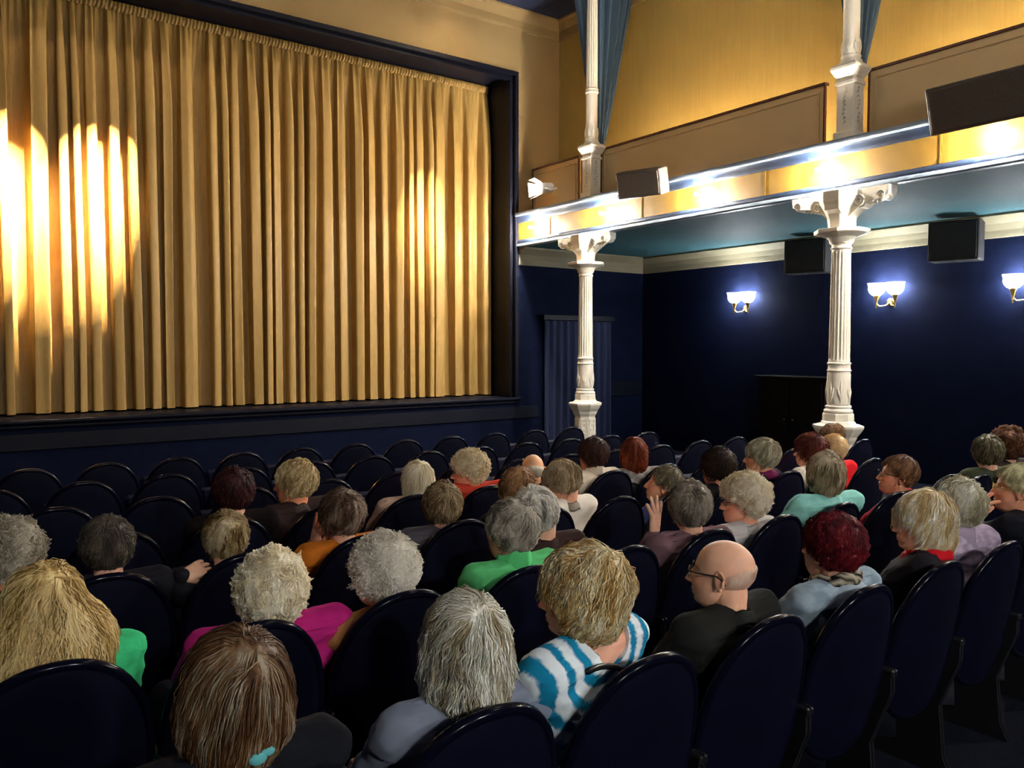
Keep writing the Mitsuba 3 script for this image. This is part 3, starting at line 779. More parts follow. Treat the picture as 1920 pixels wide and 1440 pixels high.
def make_hand(side, spread=0.25, curl=0.35, fine=False):
    """Wrist at the origin, fingers along +y, palm facing -z; side -1 is the left hand (thumb on +x)."""
    t = -side
    parts = [bone(ball((0, 0, 0), 0.022), ball((0.022, 0.075, 0), 0.013), ball((-0.024, 0.072, 0), 0.012), ball((0.024 * t, 0.03, -0.004), 0.015)),
             bone(ball((0.030, 0.085, 0), 0.011), ball((-0.030, 0.078, 0), 0.010), ball((0.018, 0.02, 0), 0.016), ball((-0.018, 0.02, 0), 0.015))]
    for i, (x, L) in enumerate(zip((0.031, 0.011, -0.010, -0.030), (0.068, 0.078, 0.072, 0.056))):
        x *= t
        a = spread * (1.5 - i) * 0.55 * t
        p = np.array([x, 0.085 - 0.003 * abs(1.3 - i) ** 2, 0.0])
        c = 0.10
        prev = ball(p, 0.0098)
        for seg, r in ((0.45, 0.0088), (0.32, 0.0082), (0.26, 0.0070)):
            c += curl
            dvec = np.array([math.sin(a) * math.cos(c), math.cos(a) * math.cos(c), -math.sin(c)])
            p = p + dvec * L * seg
            b = ball(p, r)
            parts.append(bone(prev, b))
            prev = b
    q = [np.array([0.022 * t, 0.025, -0.006]), np.array([0.046 * t, 0.050, -0.014]), np.array([0.058 * t, 0.076, -0.018]), np.array([0.062 * t, 0.098, -0.016])]
    for a, b, ra, rb in zip(q[:-1], q[1:], (0.014, 0.011, 0.010), (0.011, 0.010, 0.008)):
        parts.append(bone(ball(a, ra), ball(b, rb)))
    m = blend(parts, 0.004 if fine else 0.010, 4)
    return man(m)


HANDS = {(s, f): make_hand(s, 0.7 if f else 0.2, 0.06 if f else 0.45, f) for s in (-1, 1) for f in (False, True)}


def frame(dirv, normal):
    y = np.asarray(dirv, float); y = y / np.linalg.norm(y)
    z = -np.asarray(normal, float); z = z - y * (z @ y); z /= np.linalg.norm(z)
    M = np.eye(4); M[:3, 0], M[:3, 1], M[:3, 2] = np.cross(y, z), y, z
    return M


def place(manifold, M):
    return manifold.transform(np.asarray(M)[:3, :4])


# -- hair
LOWS = {
    'short': [(0, 46), (30, 42), (55, 26), (72, 12), (88, 4), (100, -8), (118, -26), (140, -40), (180, -44)],
    'full': [(0, 40), (30, 36), (52, 18), (68, 2), (82, -18), (98, -30), (120, -42), (150, -50), (180, -52)],
    'bob': [(0, 38), (30, 32), (50, 10), (64, -18), (80, -44), (100, -55), (140, -58), (180, -58)],
    'swept': [(0, 40), (30, 36), (52, 26), (70, 12), (84, -12), (96, -44), (120, -58), (180, -60)],
    'long': [(0, 40), (30, 34), (48, 10), (60, -20), (76, -60), (100, -80), (180, -85)],
    'crop': [(0, 50), (30, 46), (55, 30), (74, 14), (90, 6), (102, -6), (120, -22), (145, -36), (180, -40)],
}
WHORL = np.array([0.08, -0.62, 0.78]); WHORL /= np.linalg.norm(WHORL)


def hair_fn(st, seed):
    low = np.array(LOWS[st['cut']], float)
    drop = st.get('drop', 0.0)
    th, lump, lf = st.get('thick', 0.022), st.get('lump', 0.006), st.get('freq', 9.0)
    off = np.array([seed * 3.17, seed * 1.91, seed * 0.73])

    def fn(d):
        elev = np.degrees(np.arcsin(np.clip(d[:, 2], -1, 1)))
        phi = np.degrees(np.arctan2(np.abs(d[:, 0]), d[:, 1]))
        lo = np.interp(phi, low[:, 0], low[:, 1]) - drop * np.clip((phi - 70) / 40, 0, 1)
        lo = lo + 5.0 * (meshkit.noise(d * 11 + off, 2) - 0.5) * st.get('ragged', 1.0)
        m = np.clip((elev - lo) / 5.0, 0, 1)
        if st.get('bald'):
            top = np.interp(phi, [0, 60, 100, 140, 180], [-60, -20, 14, 26, 30])
            m = m * np.clip((top - elev) / 14.0, 0, 1)
        base = head_r(d)
        t = th * (0.75 + 0.25 * np.clip(d[:, 2], -1, 1)) * np.interp(phi, [0, 50, 100, 180], [0.9, 0.8, 0.9, 1.15])
        t = t * (1 + st.get('crown', 0.25) * np.clip(d @ WHORL, 0, 1) ** 2)
        r = base + t
        if 'mass' in st:
            c, a = st['mass']
            k = ray_ell(d, c, a)
            r = (r ** 12 + k ** 12) ** (1 / 12) if not st.get('hardmass') else np.maximum(r, k)
        r = r + lump * (meshkit.fbm(d * lf + off, 3, 1) - 0.5) * 2
        return np.where(m > 0, base * 0.90 + (r - base * 0.90) * m ** 0.6, base * 0.88), m, r
    return fn


def hair_flow(d, st, seed):
    t = d * (d @ WHORL)[:, None] - WHORL
    t /= np.linalg.norm(t, axis=1, keepdims=True) + 1e-6
    g = np.array([0, 0, -1.0]) - d * (-d[:, 2:3])
    f = t + st.get('gravity', 0.6) * g
    sw = st.get('swirl', 0.5)
    off = np.array([seed * 1.3, 5.0, seed * 0.7])
    n = np.stack([meshkit.noise(d * 5 + off, 11 + i) - 0.5 for i in range(3)], 1)
    f = f + (sw * 2 + 5 * np.clip(d @ WHORL - 0.93, 0, 1)[:, None] * 14) * (n - d * (n * d).sum(1, keepdims=True))
    return f / (np.linalg.norm(f, axis=1, keepdims=True) + 1e-6)


def hair_colour(d, st, seed, r):
    pal = np.array([srgb(*c) for c in st['pal']])
    off = np.array([seed * 2.3, 1.0, seed])
    # streaks follow the fall of the hair: stretched along elevation
    az = np.arctan2(d[:, 0], d[:, 1] - 0.0)
    q = np.stack([np.cos(az) * 9, np.sin(az) * 9, d[:, 2] * 2.2], 1) + off
    n = np.clip(0.5 + 2.6 * (meshkit.fbm(q, 3, 4) - 0.5) + 1.6 * (meshkit.noise(d * 4.5 + off, 21) - 0.5) + 0.35 * r, 0, 0.999) * (len(pal) - 1)
    i = n.astype(int)
    w = (n - i)[:, None]
    return pal[i] * (1 - w) + pal[np.minimum(i + 1, len(pal) - 1)] * w


def make_hair(st, seed, R, H, near):
    """Hair in world space: a sculpted cap with strands growing over it, one mesh."""
    g = np.random.default_rng(100 + seed)
    fn = hair_fn(st, seed)
    ico = ICO if near else ICO4
    d = ico.vertices
    r, m, _ = fn(d)
    v = d * r[:, None]
    vs, fs, cs = [v], [np.asarray(ico.faces)], [hair_colour(d, st, seed, g.uniform(-0.4, 0.4, len(d)))]
    ns = st.get('n', 3000 if near else 700)
    if st.get('bald') and not near:
        ns = 0
    if ns:
        e = g.normal(size=(ns * 4, 3)); e /= np.linalg.norm(e, axis=1, keepdims=True)
        _, me, _ = fn(e)
        e = e[me > 0.5][:ns]
        k, steps = len(e), 6
        L = st.get('len', 0.06) * g.uniform(0.6, 1.15, k)
        rad = st.get('rad', 0.0014) * g.uniform(0.7, 1.4, k) * (1.0 if near else 1.6)
        lift = st.get('lift', 0.005) * g.uniform(0.1, 1.0, k)
        curl, cf = st.get('curl', 0.0), g.uniform(2.0, 3.6, k)
        ph = g.uniform(0, 2 * np.pi, k)
        dd, P = e.copy(), []
        for s in range(steps):
            t = s / (steps - 1)
            f = hair_flow(dd, st, seed)
            side = np.cross(dd, f)
            rr, mm, rs = fn(dd)
            lf = lift * math.sin(math.pi * min(1, 0.12 + 0.75 * t)) - 0.003 * (1 - t) ** 2
            if curl:
                f = f + side * (curl * np.cos(ph + cf * t * 6))[:, None]
                lf = lf + curl * 0.004 * np.sin(ph + cf * t * 6)
            # strands that pass the edge hang free instead of ducking under
            P.append(dd * (np.where(mm > 0.35, np.maximum(rr, rs * 0.97), rs * 0.985) + lf)[:, None])
            dd = dd + f * (L / 0.11 / (steps - 1))[:, None]
            dd /= np.linalg.norm(dd, axis=1, keepdims=True)
        P = np.stack(P, 1)
        tg = np.gradient(P, axis=1); tg /= np.linalg.norm(tg, axis=2, keepdims=True) + 1e-9
        up = P / np.linalg.norm(P, axis=2, keepdims=True)
        a = np.cross(tg, up); a /= np.linalg.norm(a, axis=2, keepdims=True) + 1e-9
        b = np.cross(tg, a)
        taper = np.array([0.8, 1.0, 1.0, 0.9, 0.6, 0.12])
        w = rad[:, None] * taper[None]
        ringv = [P + w[..., None] * (math.cos(q) * a + math.sin(q) * b) for q in (0, 2.094, 4.189)]
        sv = np.stack(ringv, 2).reshape(-1, 3)
        i0 = (np.arange(k)[:, None, None] * steps + np.arange(steps - 1)[None, :, None]) * 3
        j, jn = np.arange(3)[None, None], (np.arange(3)[None, None] + 1) % 3
        q = np.stack([i0 + j, i0 + jn, i0 + 3 + jn, i0 + 3 + j], -1).reshape(-1, 4)
        fs.append(np.vstack([q[:, [0, 1, 2]], q[:, [0, 2, 3]]]) + len(v))
        vs.append(sv)
        col = hair_colour(e, st, seed, g.uniform(-0.8, 0.8, k))
        cs.append(np.repeat(col, steps * 3, 0))
    v = np.vstack(vs) @ R.T * st.get('scale', 1.0) + H
    return trimesh.Trimesh(v, np.vstack(fs), process=False), np.clip(np.vstack(cs), 0, 1)


def rot(yaw, pitch, roll):
    """yaw > 0 turns to the person's left, pitch > 0 looks up, roll > 0 tips to the right."""
    a, b, c = map(math.radians, (yaw, pitch, roll))
    Rz = np.array([[math.cos(a), -math.sin(a), 0], [math.sin(a), math.cos(a), 0], [0, 0, 1]])
    Rx = np.array([[1, 0, 0], [0, math.cos(b), -math.sin(b)], [0, math.sin(b), math.cos(b)]])
    Ry = np.array([[math.cos(c), 0, math.sin(c)], [0, 1, 0], [-math.sin(c), 0, math.cos(c)]])
    return Rz @ Rx @ Ry


def tint(n, c):
    return np.tile(np.asarray(c, float), (n, 1))


def person(label, row, k, head, yaw=0, pitch=0, roll=0, hair=None, top=(60, 60, 70), skin=(214, 164, 136), collar=None, near=False, glasses=None, neck='round', stripes=None, arms=None, body_yaw=None, fat=1.0,
           trousers=(40, 42, 52), pattern=None, extras=None, shrug=0.038, seed=0):
    key = thing('person', label, 'person', 'audience members')
    sx, sy = seat_xy(row, k)
    fz = floor_z(sy + 0.3)
    O = np.array([sx, sy, fz])
    H = np.array(head, float) + [0.008, 0.02, 0.0]
    R = rot(yaw, pitch, roll)
    h = H - O
    by = math.radians(np.clip(yaw * 0.35, -22, 22) if body_yaw is None else body_yaw)
    ax = np.array([math.cos(by), math.sin(by), 0.0])                    # across the shoulders, to the right
    fwd = np.array([-math.sin(by), math.cos(by), 0.0])
    nb = h + R @ np.array([0, -0.030, -0.075]) * 0.5 + np.array([0, -0.016, -0.092])
    nb[1] = max(nb[1], 0.185)
    hip = np.array([0, 0.335, 0.545])
    top_s = nb + np.array([0, 0.0, -0.052])
    lean = (top_s - hip)
    chest = hip + lean * 0.72 + np.array([0, 0.035, 0])
    belly = hip + lean * 0.30 + np.array([0, 0.02, 0])
    sh = {s: top_s + ax * s * (0.172 * fat + shrug * 0.35) + np.array([0, 0.0, -0.012 + shrug]) for s in (-1, 1)}
    elbow = {s: np.array([sh[s][0] * 0.95 + s * 0.025, sh[s][1] + 0.17, max(0.72, sh[s][2] - 0.22)]) for s in (-1, 1)}
    wrist = {s: np.array([s * 0.085, 0.50, 0.668]) for s in (-1, 1)}
    handM = {s: None for s in (-1, 1)}
    fine = {s: False for s in (-1, 1)}
    if arms:
        for s, a in arms.items():
            elbow[s], wrist[s] = np.array(a['elbow']) - O, np.array(a['wrist']) - O
            handM[s] = frame(a['dir'], a['palm']); fine[s] = not a.get('relaxed')
    for s in (-1, 1):
        if handM[s] is None:
            handM[s] = frame((wrist[s] - elbow[s]) * [0.6, 1, 0.3] + np.array([-s * 0.02, 0.1, -0.02]), (0, 0, -1))
        handM[s][:3, 3] = wrist[s]
    knee = {s: np.array([s * 0.11, 0.735, 0.525]) for s in (-1, 1)}
    ank = {s: np.array([s * 0.115, 0.745, 0.10]) for s in (-1, 1)}

    def limbs(e, f=1.0):
        P = []
        for s in (-1, 1):
            P.append(bone(ball(sh[s], 0.056 + e), ball(elbow[s], 0.040 + e)))
            P.append(bone(ball(elbow[s], 0.036 + e), ball(wrist[s], 0.023 + e * 0.7)))
        return P

    def trunk(e, wide=False):
        w = 0.105 * fat
        P = [bone(*[ball(hip + ax * s * 0.085, 0.105 + e) for s in (-1, 1)], *[ball(belly + ax * s * 0.06, 0.108 * fat + e) for s in (-1, 1)]),
             bone(*[ball(belly + ax * s * 0.06, 0.108 * fat + e) for s in (-1, 1)], *[ball(chest + ax * s * w * 0.85, 0.088 * fat + e) for s in (-1, 1)]),
             bone(*[ball(chest + ax * s * w * 0.85, 0.088 * fat + e) for s in (-1, 1)], *[ball(sh[s], 0.052 + e) for s in (-1, 1)])]
        if not wide:
            P.append(bone(*[ball(sh[s] * 0.8 + top_s * 0.2, 0.050 + e) for s in (-1, 1)], ball(nb + np.array([0, 0.0, -0.040]), 0.052 + e)))
        return P

    # skin: one continuous body
    legs = []
    for s in (-1, 1):
        legs += [bone(ball(hip + np.array([s * 0.09, 0, 0]), 0.088), ball(knee[s], 0.055)), bone(ball(knee[s], 0.052), ball(ank[s], 0.036)), bone(ball(ank[s] + [0, -0.02, -0.03], 0.032), ball(ank[s] + [0, 0.11, -0.055], 0.026))]
    skull0 = h + R @ np.array([0, -0.035, -0.055])
    necks = [bone(ball(skull0, 0.054), ball(nb + np.array([0, 0.0, -0.03]), 0.056))]
    body = blend(trunk(0.0) + limbs(0.0) + legs + necks, 0.024 if near else 0.032, 6)
    B = man(body)
    M = np.eye(4); M[:3, :3] = R; M[:3, 3] = h
    B = B + place(HEAD, M)
    for s in (-1, 1):
        B = B + place(HANDS[(s, fine[s])].scale([1.12, 1.12, 1.12]) if fine[s] else HANDS[(s, fine[s])], handM[s])
    b = tm(B)
    sk = srgb(*skin)
    col = tint(len(b.vertices), sk)
    q = (np.asarray(b.vertices) - h) @ R
    x, y, z = q.T
    inh = (np.abs(q) < [0.1, 0.13, 0.13]).all(1)
    f = inh * np.clip((y - 0.03) / 0.02, 0, 1)
    lips = f * gauss(x, 0.024) ** 2 * gauss(z + 0.0605, 0.009)
    cheek = f * gauss(np.abs(x) - 0.045, 0.02) * gauss(z + 0.025, 0.022) + f * gauss(x, 0.012) * gauss(z + 0.022, 0.012)
    brow = f * gauss(z - 0.033 - 0.004 * gauss(np.abs(x) - 0.03, 0.02), 0.0045) * (np.abs(np.abs(x) - 0.032) < 0.019)
    col = col * (1 - 0.5 * lips[:, None]) + np.array([0.40, 0.12, 0.10]) * 0.5 * lips[:, None]
    col = col * (1 - cheek[:, None] * [0.0, 0.22, 0.26])
    bc = np.array(srgb(*hair['pal'][0])) if hair else np.array([0.2, 0.18, 0.16])
    col = col * (1 - 0.6 * brow[:, None]) + bc * 0.6 * brow[:, None]
    col *= (0.92 + 0.16 * meshkit.fbm(q * 40 + seed, 2, 3))[:, None]
    b.vertices = np.asarray(b.vertices) + O
    put('body', b, 'm_skin', key, smooth=True, color=np.clip(col, 0, 1))
    for s in (-1, 1):
        e = sph((0, 0, 0), 0.0118, 2)
        ec = tint(len(e.vertices), (0.72, 0.69, 0.64))
        fy = e.vertices[:, 1] / 0.0118
        ec[fy > 0.80] = srgb(92, 104, 110)
        ec[fy > 0.95] = (0.01, 0.01, 0.01)
        e.vertices = (np.asarray(e.vertices) + [s * 0.031, 0.0560, 0.010]) @ R.T + H
        put('eye', e, 'm_skin', key, smooth=True, color=ec)
    if hair:
        hm, hc = make_hair(hair, seed, R, H, near)
        put('hair', hm, 'm_hair', key, smooth=True, color=hc)

    # clothes
    e = 0.016
    size = 0.010 if stripes else (0.014 if near else 0.022)
    parts = trunk(e, neck == 'wide') + limbs(e * 0.8)
    c = blend(parts, size, 6)
    if neck == 'wide':
        c = tm(man(c) - bone(ball(nb + ax * 0.045 + [0, -0.015, 0.02], 0.098), ball(nb + [0, 0.03, 0.06], 0.10)))
    v = np.asarray(c.vertices)
    nrm = np.asarray(c.vertex_normals)
    wr = meshkit.fbm((v + 0.04 * v[:, [2, 0, 1]]) * [8, 8, 19] + seed * 3.1, 3, 6) - 0.5
    v = v + nrm * (wr * (0.030 if near else 0.018))[:, None]
    cc = tint(len(v), srgb(*top))
    cc *= (0.86 + 0.28 * meshkit.fbm(v * 30 + seed, 3, 8))[:, None]
    if stripes:
        # hoops run round the trunk and, separately, round each sleeve
        per, ca, cb = stripes
        tz = np.linalg.norm((v - nb) * [1.0, 0.9, 1.1], axis=1) + 0.25 * (v - nb) @ ax * 0.3
        w_ = np.clip((np.sin(2 * np.pi * tz / per) + 0.10 + 0.5 * (meshkit.noise(v * 45, 9) - 0.5)) * 7, -1, 1) * 0.5 + 0.5
        cc = srgb(*ca) * (1 - w_[:, None]) + srgb(*cb) * w_[:, None]
    if pattern:
        w_ = np.clip((meshkit.fbm(v * pattern[1] + seed, 3, 12) - 0.5) * 9, -1, 1)[:, None] * 0.5 + 0.5
        cc = cc * (1 - w_) + srgb(*pattern[0]) * w_
    g = put('clothing', (v + O, c.faces), 'm_cloth', key, smooth=True, color=np.clip(cc, 0, 1))
    if collar:
        kind, ccol = collar
        ring_n, prof = 40, {'stand': [(0.070, -0.035), (0.076, 0.0), (0.072, 0.035), (0.068, 0.05), (0.060, 0.048), (0.060, -0.03)], 'scarf': [(0.060, -0.03), (0.086, -0.04), (0.098, -0.015), (0.092, 0.015), (0.074, 0.03), (0.060, 0.02)],
                            'flat': [(0.066, -0.03), (0.088, -0.045), (0.086, -0.03), (0.074, -0.004), (0.064, 0.004), (0.060, -0.02)], 'cowl': [(0.066, -0.05), (0.120, -0.075), (0.134, -0.05), (0.115, -0.02), (0.085, 0.005), (0.066, 0.0)]}[kind]
        prof = np.array(prof)
        a = np.arange(ring_n) / ring_n * 2 * np.pi
        wob = 1 + 0.05 * np.sin(a * 3 + seed) + 0.04 * np.sin(a * 7 + 2 * seed)
        P = []
        for r_, z_ in prof:
            P.append(np.stack([np.cos(a) * r_ * wob, np.sin(a) * r_ * wob * 1.02, np.full(ring_n, z_) - 0.022 * np.sin(a) + 0.004 * np.sin(a * 5 + seed)], 1))
        P = np.array(P)
        n_ = len(prof)
        F = [[(i * ring_n + j), (i * ring_n + (j + 1) % ring_n), ((i + 1) % n_ * ring_n + (j + 1) % ring_n), ((i + 1) % n_ * ring_n + j)] for i in range(n_) for j in range(ring_n)]
        cm = trimesh.Trimesh(P.reshape(-1, 3) + nb + O + np.array([0, 0.002, 0.004]), np.vstack([np.array(F)[:, [0, 1, 2]], np.array(F)[:, [0, 2, 3]]]), process=False)
        if cm.volume < 0:
            cm.invert()
        col = tint(len(cm.vertices), srgb(*ccol)) * (0.85 + 0.3 * meshkit.fbm(np.asarray(cm.vertices) * 60, 2, 2))[:, None]
        put('scarf' if kind == 'scarf' else 'collar', cm, 'm_cloth', key if kind == 'scarf' else g, smooth=True, color=np.clip(col, 0, 1))
    tr = []
    for s in (-1, 1):
        tr += [bone(ball(hip + np.array([s * 0.09, 0, -0.005]), 0.104), ball(knee[s], 0.068)), bone(ball(knee[s], 0.066), ball(ank[s] + [0, 0, -0.01], 0.052))]
    t_ = blend(tr, 0.04, 4)
    t_.vertices = np.asarray(t_.vertices) + O
    put('trousers', t_, 'm_cloth', key, smooth=True, color=tint(len(t_.vertices), srgb(*trousers)))
    for s in (-1, 1):
        m = tm(bone(ball(ank[s] + [0, -0.03, -0.052], 0.042), ball(ank[s] + [0, 0.06, -0.055], 0.045), ball(ank[s] + [0, 0.14, -0.062], 0.036)))
        m.vertices = np.maximum(np.asarray(m.vertices), [-9, -9, 0.002]) + O
        put('shoe', m, 'm_gloss_black', key, smooth=50)
    if glasses:
        fr_ = []
        gk = None
        for s in (-1, 1):
            a = np.linspace(0, 2 * np.pi, 19)
            pts = np.stack([s * 0.033 + 0.023 * np.cos(a), np.full(19, 0.094), 0.008 + 0.018 * np.sin(a)], 1)
            fr_.append(tube(pts, 0.0017, 5))
            fr_.append(tube([[s * 0.056, 0.093, 0.014], [s * 0.074, 0.06, 0.014], [s * 0.079, 0.0, 0.012], [s * 0.081, -0.018, 0.002], [s * 0.079, -0.030, -0.016]], 0.0028, 5))
        fr_.append(tube([[-0.010, 0.094, 0.011], [0, 0.097, 0.015], [0.010, 0.094, 0.011]], 0.0016, 5))
        m = cat(fr_); m.vertices = np.asarray(m.vertices) @ R.T + H
        gk = put('glasses', m, glasses, key, smooth=True)
        for s in (-1, 1):
            a = np.linspace(0, 2 * np.pi, 20, endpoint=False)
            pts = np.stack([s * 0.033 + 0.022 * np.cos(a), np.full(20, 0.094), 0.008 + 0.017 * np.sin(a)], 1)
            lv = np.vstack([pts, [[s * 0.033, 0.0945, 0.008]]]) @ R.T + H
            put('lens', (lv, [[j, (j + 1) % 20, 20] for j in range(20)]), 'm_lens', gk)
    if extras:
        extras(key, g, R, H, O, nb + O, {s: sh[s] + O for s in (-1, 1)}, ax)
    return key


# hair styles -------------------------------------------------------
WHITE = [(196, 182, 146), (228, 218, 188), (242, 235, 212), (250, 246, 230)]
SILVER = [(126, 122, 116), (170, 166, 158), (204, 200, 190), (226, 222, 212)]
GREY = [(92, 84, 76), (128, 118, 108), (158, 148, 136), (184, 176, 164)]
ASH = [(122, 100, 68), (168, 146, 104), (204, 186, 142), (222, 210, 176)]
BROWN = [(52, 32, 20), (88, 58, 36), (122, 88, 58), (150, 128, 100)]
DARK = [(26, 17, 14), (40, 26, 20), (56, 36, 27)]


def curly(pal, **k):
    return {**dict(cut='full', thick=0.034, lump=0.022, freq=13.0, pal=pal, curl=1.7, len=0.050, lift=0.020, swirl=1.8, ragged=3.0, rad=0.0016), **k}


def smooth_cut(pal, **k):
    return {**dict(cut='short', thick=0.020, lump=0.012, freq=10.0, pal=pal, curl=0.6, len=0.062, lift=0.013, swirl=1.0, ragged=3.0), **k}


def bobbed(pal, **k):
    return {**dict(cut='bob', thick=0.026, lump=0.010, freq=8.0, pal=pal, curl=0.3, len=0.10, lift=0.012, swirl=0.6, gravity=0.9, ragged=3.0, mass=((0, -0.022, -0.035), (0.098, 0.098, 0.118))), **k}


def cropped(pal, **k):
    return {**dict(cut='crop', thick=0.012, lump=0.004, freq=9.0, pal=pal, curl=0.3, len=0.032, lift=0.006, swirl=0.6, ragged=1.6), **k}


def strap(a, b, lift=0.03):
    """A flat strap over the back, given from the neck base in (right, forward, up)."""
    def fn(key, g, R, H, O, nb, sh, ax):
        fw = np.array([-ax[1], ax[0], 0.0])
        vs = np.vstack([meshkit.WRITTEN[scene[q]['filename']][0] for q in (g, key + '__body')]).astype(float) - nb
        lat, dep, hgt = vs @ ax, vs @ fw, vs[:, 2]
        Q = []
        for t in np.linspace(0, 1, 16):
            x_ = a[0] + (b[0] - a[0]) * t
            z_ = a[2] + (b[2] - a[2]) * t + lift * 4 * t * (1 - t)
            near_ = np.hypot(lat - x_, hgt - z_) < 0.02
            d_ = dep[near_].min() if near_.any() else (Q[-1] - nb) @ fw if Q else -0.08
            Q.append(nb + ax * x_ + fw * (d_ - 0.010) + np.array([0, 0, z_]))
        Q = np.array(Q)
        Q[1:-1] = (Q[:-2] + 2 * Q[1:-1] + Q[2:]) / 4
        put('bag_strap', tube(Q, 0.009, 8), 'm_gloss_black', key, smooth=True)
    return fn


def headband(key, g, R, H, O, nb, sh, ax):
    a = np.linspace(math.radians(-8), math.radians(188), 40)
    d = np.stack([np.cos(a), np.full(40, 0.10), np.sin(a)], 1)
    d /= np.linalg.norm(d, axis=1, keepdims=True)
    r = head_r(d) + 0.047
    m = tube((d * r[:, None]) @ R.T + H, 0.006, 8)
    put('hair_band', m, 'm_gloss_black', key, smooth=True)


def patterned_scarf(key, g, R, H, O, nb, sh, ax):
    a = np.arange(40) / 40 * 2 * np.pi
    m = tube(np.vstack([np.stack([np.cos(a) * 0.072, np.sin(a) * 0.074, 0.030 + 0.006 * np.sin(5 * a) - 0.018 * np.sin(a)], 1), [[0.072, 0, 0.030]]]) + nb, 0.022, 10)
    w = (meshkit.noise(np.asarray(m.vertices) * 90, 4) > 0.5)[:, None]
    put('scarf', m, 'm_cloth', key, smooth=True, color=np.where(w, srgb(178, 170, 150), srgb(22, 20, 22)))


def clip(key, g, R, H, O, nb, sh, ax):
    m = cat(sph((0.004, -0.130, -0.088), 0.016, 2, (1.2, 0.6, 0.8)), sph((0.026, -0.129, -0.080), 0.012, 2, (1.2, 0.6, 0.8)))
    m.vertices = np.asarray(m.vertices) @ R.T + H
    put('hair_clip', m, 'm_cloth', key, smooth=True, color=tint(len(m.vertices), srgb(90, 170, 175)))


P = []


def who(name, *a, **k):
    P.append((name, a, k))


BK = 'm_frame'
# row nearest the viewer
who('woman with straight brown hair and a teal hair clip', 'G', 1, (0.48, 1.69, 1.19), yaw=4, near=True, hair=bobbed([(66, 43, 27), (98, 68, 44), (120, 97, 72), (144, 134, 116)], n=5200, len=0.13, curl=0.1, swirl=0.35, thick=0.030, mass=((0, -0.02, -0.03), (0.110, 0.106, 0.125)), scale=1.04), top=(22, 24, 30), extras=clip, collar=('flat', (30, 32, 40)))
who('woman with shaggy silver hair and a grey blue sweater', 'G', 2, (1.07, 1.69, 1.16), yaw=-22, near=True, hair={**bobbed([(150, 136, 106), (186, 180, 160), (206, 206, 194), (226, 226, 216)], n=5200, len=0.095, swirl=0.9, curl=0.5, thick=0.030, lift=0.020, lump=0.013), 'cut': 'full', 'drop': 12.0, 'ragged': 6.0, 'mass': ((0, -0.03, -0.045), (0.112, 0.104, 0.130))}, top=(116, 124, 142), collar=('stand', (92, 98, 114)), body_yaw=-4, shrug=0.03)
who('woman with ash blonde hair and a teal and white striped top', 'G', 3, (1.455, 1.69, 1.22), yaw=50, roll=-4, near=True, hair={**bobbed([(150, 112, 58), (190, 156, 96), (208, 190, 142), (216, 208, 176)], n=5200, len=0.09, swirl=0.9, curl=0.6, thick=0.034, lump=0.014, lift=0.018), 'cut': 'full', 'drop': 4.0, 'mass': ((0, -0.025, -0.012), (0.106, 0.104, 0.118))}, top=(20, 130, 170), stripes=(0.062, (22, 124, 164), (216, 226, 232)), neck='wide', skin=(222, 168, 142), extras=strap((-0.12, 0, -0.020), (0.17, 0, -0.15), 0.030), body_yaw=14, fat=1.08)
who('bald man in glasses and a black jacket', 'G', 4, (2.07, 1.69, 1.185), yaw=30, near=True, hair=dict(cut='crop', bald=True, thick=0.0022, lump=0.001, freq=12, pal=[(212, 168, 138), (222, 186, 160), (226, 202, 182)], n=2200, len=0.018, lift=0.003, rad=0.0007), top=(30, 31, 30), glasses=BK, skin=(226, 172, 140), collar=('flat', (34, 36, 34)), fat=1.1, body_yaw=6)
who('woman with short burgundy hair and a pale blue knit jacket', 'G', 5, (2.69, 1.69, 1.17), yaw=-2, near=True, hair=smooth_cut([(54, 8, 16), (84, 14, 24), (112, 24, 32)], thick=0.032, n=4200, len=0.05, lift=0.004), top=(150, 168, 182), collar=('cowl', (158, 174, 186)), extras=patterned_scarf, pattern=((120, 138, 152), 22.0))
who('woman in profile with white blonde hair, glasses and a red scarf', 'G', 6, (3.36, 1.69, 1.18), yaw=52, near=True, hair=bobbed([(190, 160, 104), (214, 196, 150), (226, 220, 200), (236, 232, 220)], n=4200, len=0.10, cut='swept', lift=0.016, mass=((0, -0.045, -0.045), (0.092, 0.090, 0.130))), top=(26, 24, 30), glasses='m_brass', collar=('scarf', (190, 30, 40)), skin=(214, 146, 112), body_yaw=20)
who('woman with grey hair, a thin black hairband and a lilac jacket', 'G', 7, (3.82, 1.765, 1.178), yaw=-24, near=True, hair=smooth_cut([(150, 140, 110), (184, 178, 150), (206, 202, 184), (222, 220, 206)], thick=0.034, n=3600, cut='full'), top=(172, 156, 176), collar=('stand', (166, 150, 172)), extras=headband, pattern=((142, 126, 150), 30.0))
who('person at the right edge of the photo with a hand at the chin', 'G', 8, (4.28, 1.69, 1.23), yaw=28, near=True, hair=cropped([(150, 140, 100), (190, 182, 140), (214, 208, 170)], n=2200, thick=0.018), top=(20, 22, 30), skin=(214, 150, 118), arms={-1: dict(elbow=(4.17, 1.95, 0.92), wrist=(4.06, 1.84, 1.115), dir=(0.42, -0.10, 0.35), palm=(0.5, 0.2, -0.6))}, glasses='m_brass')
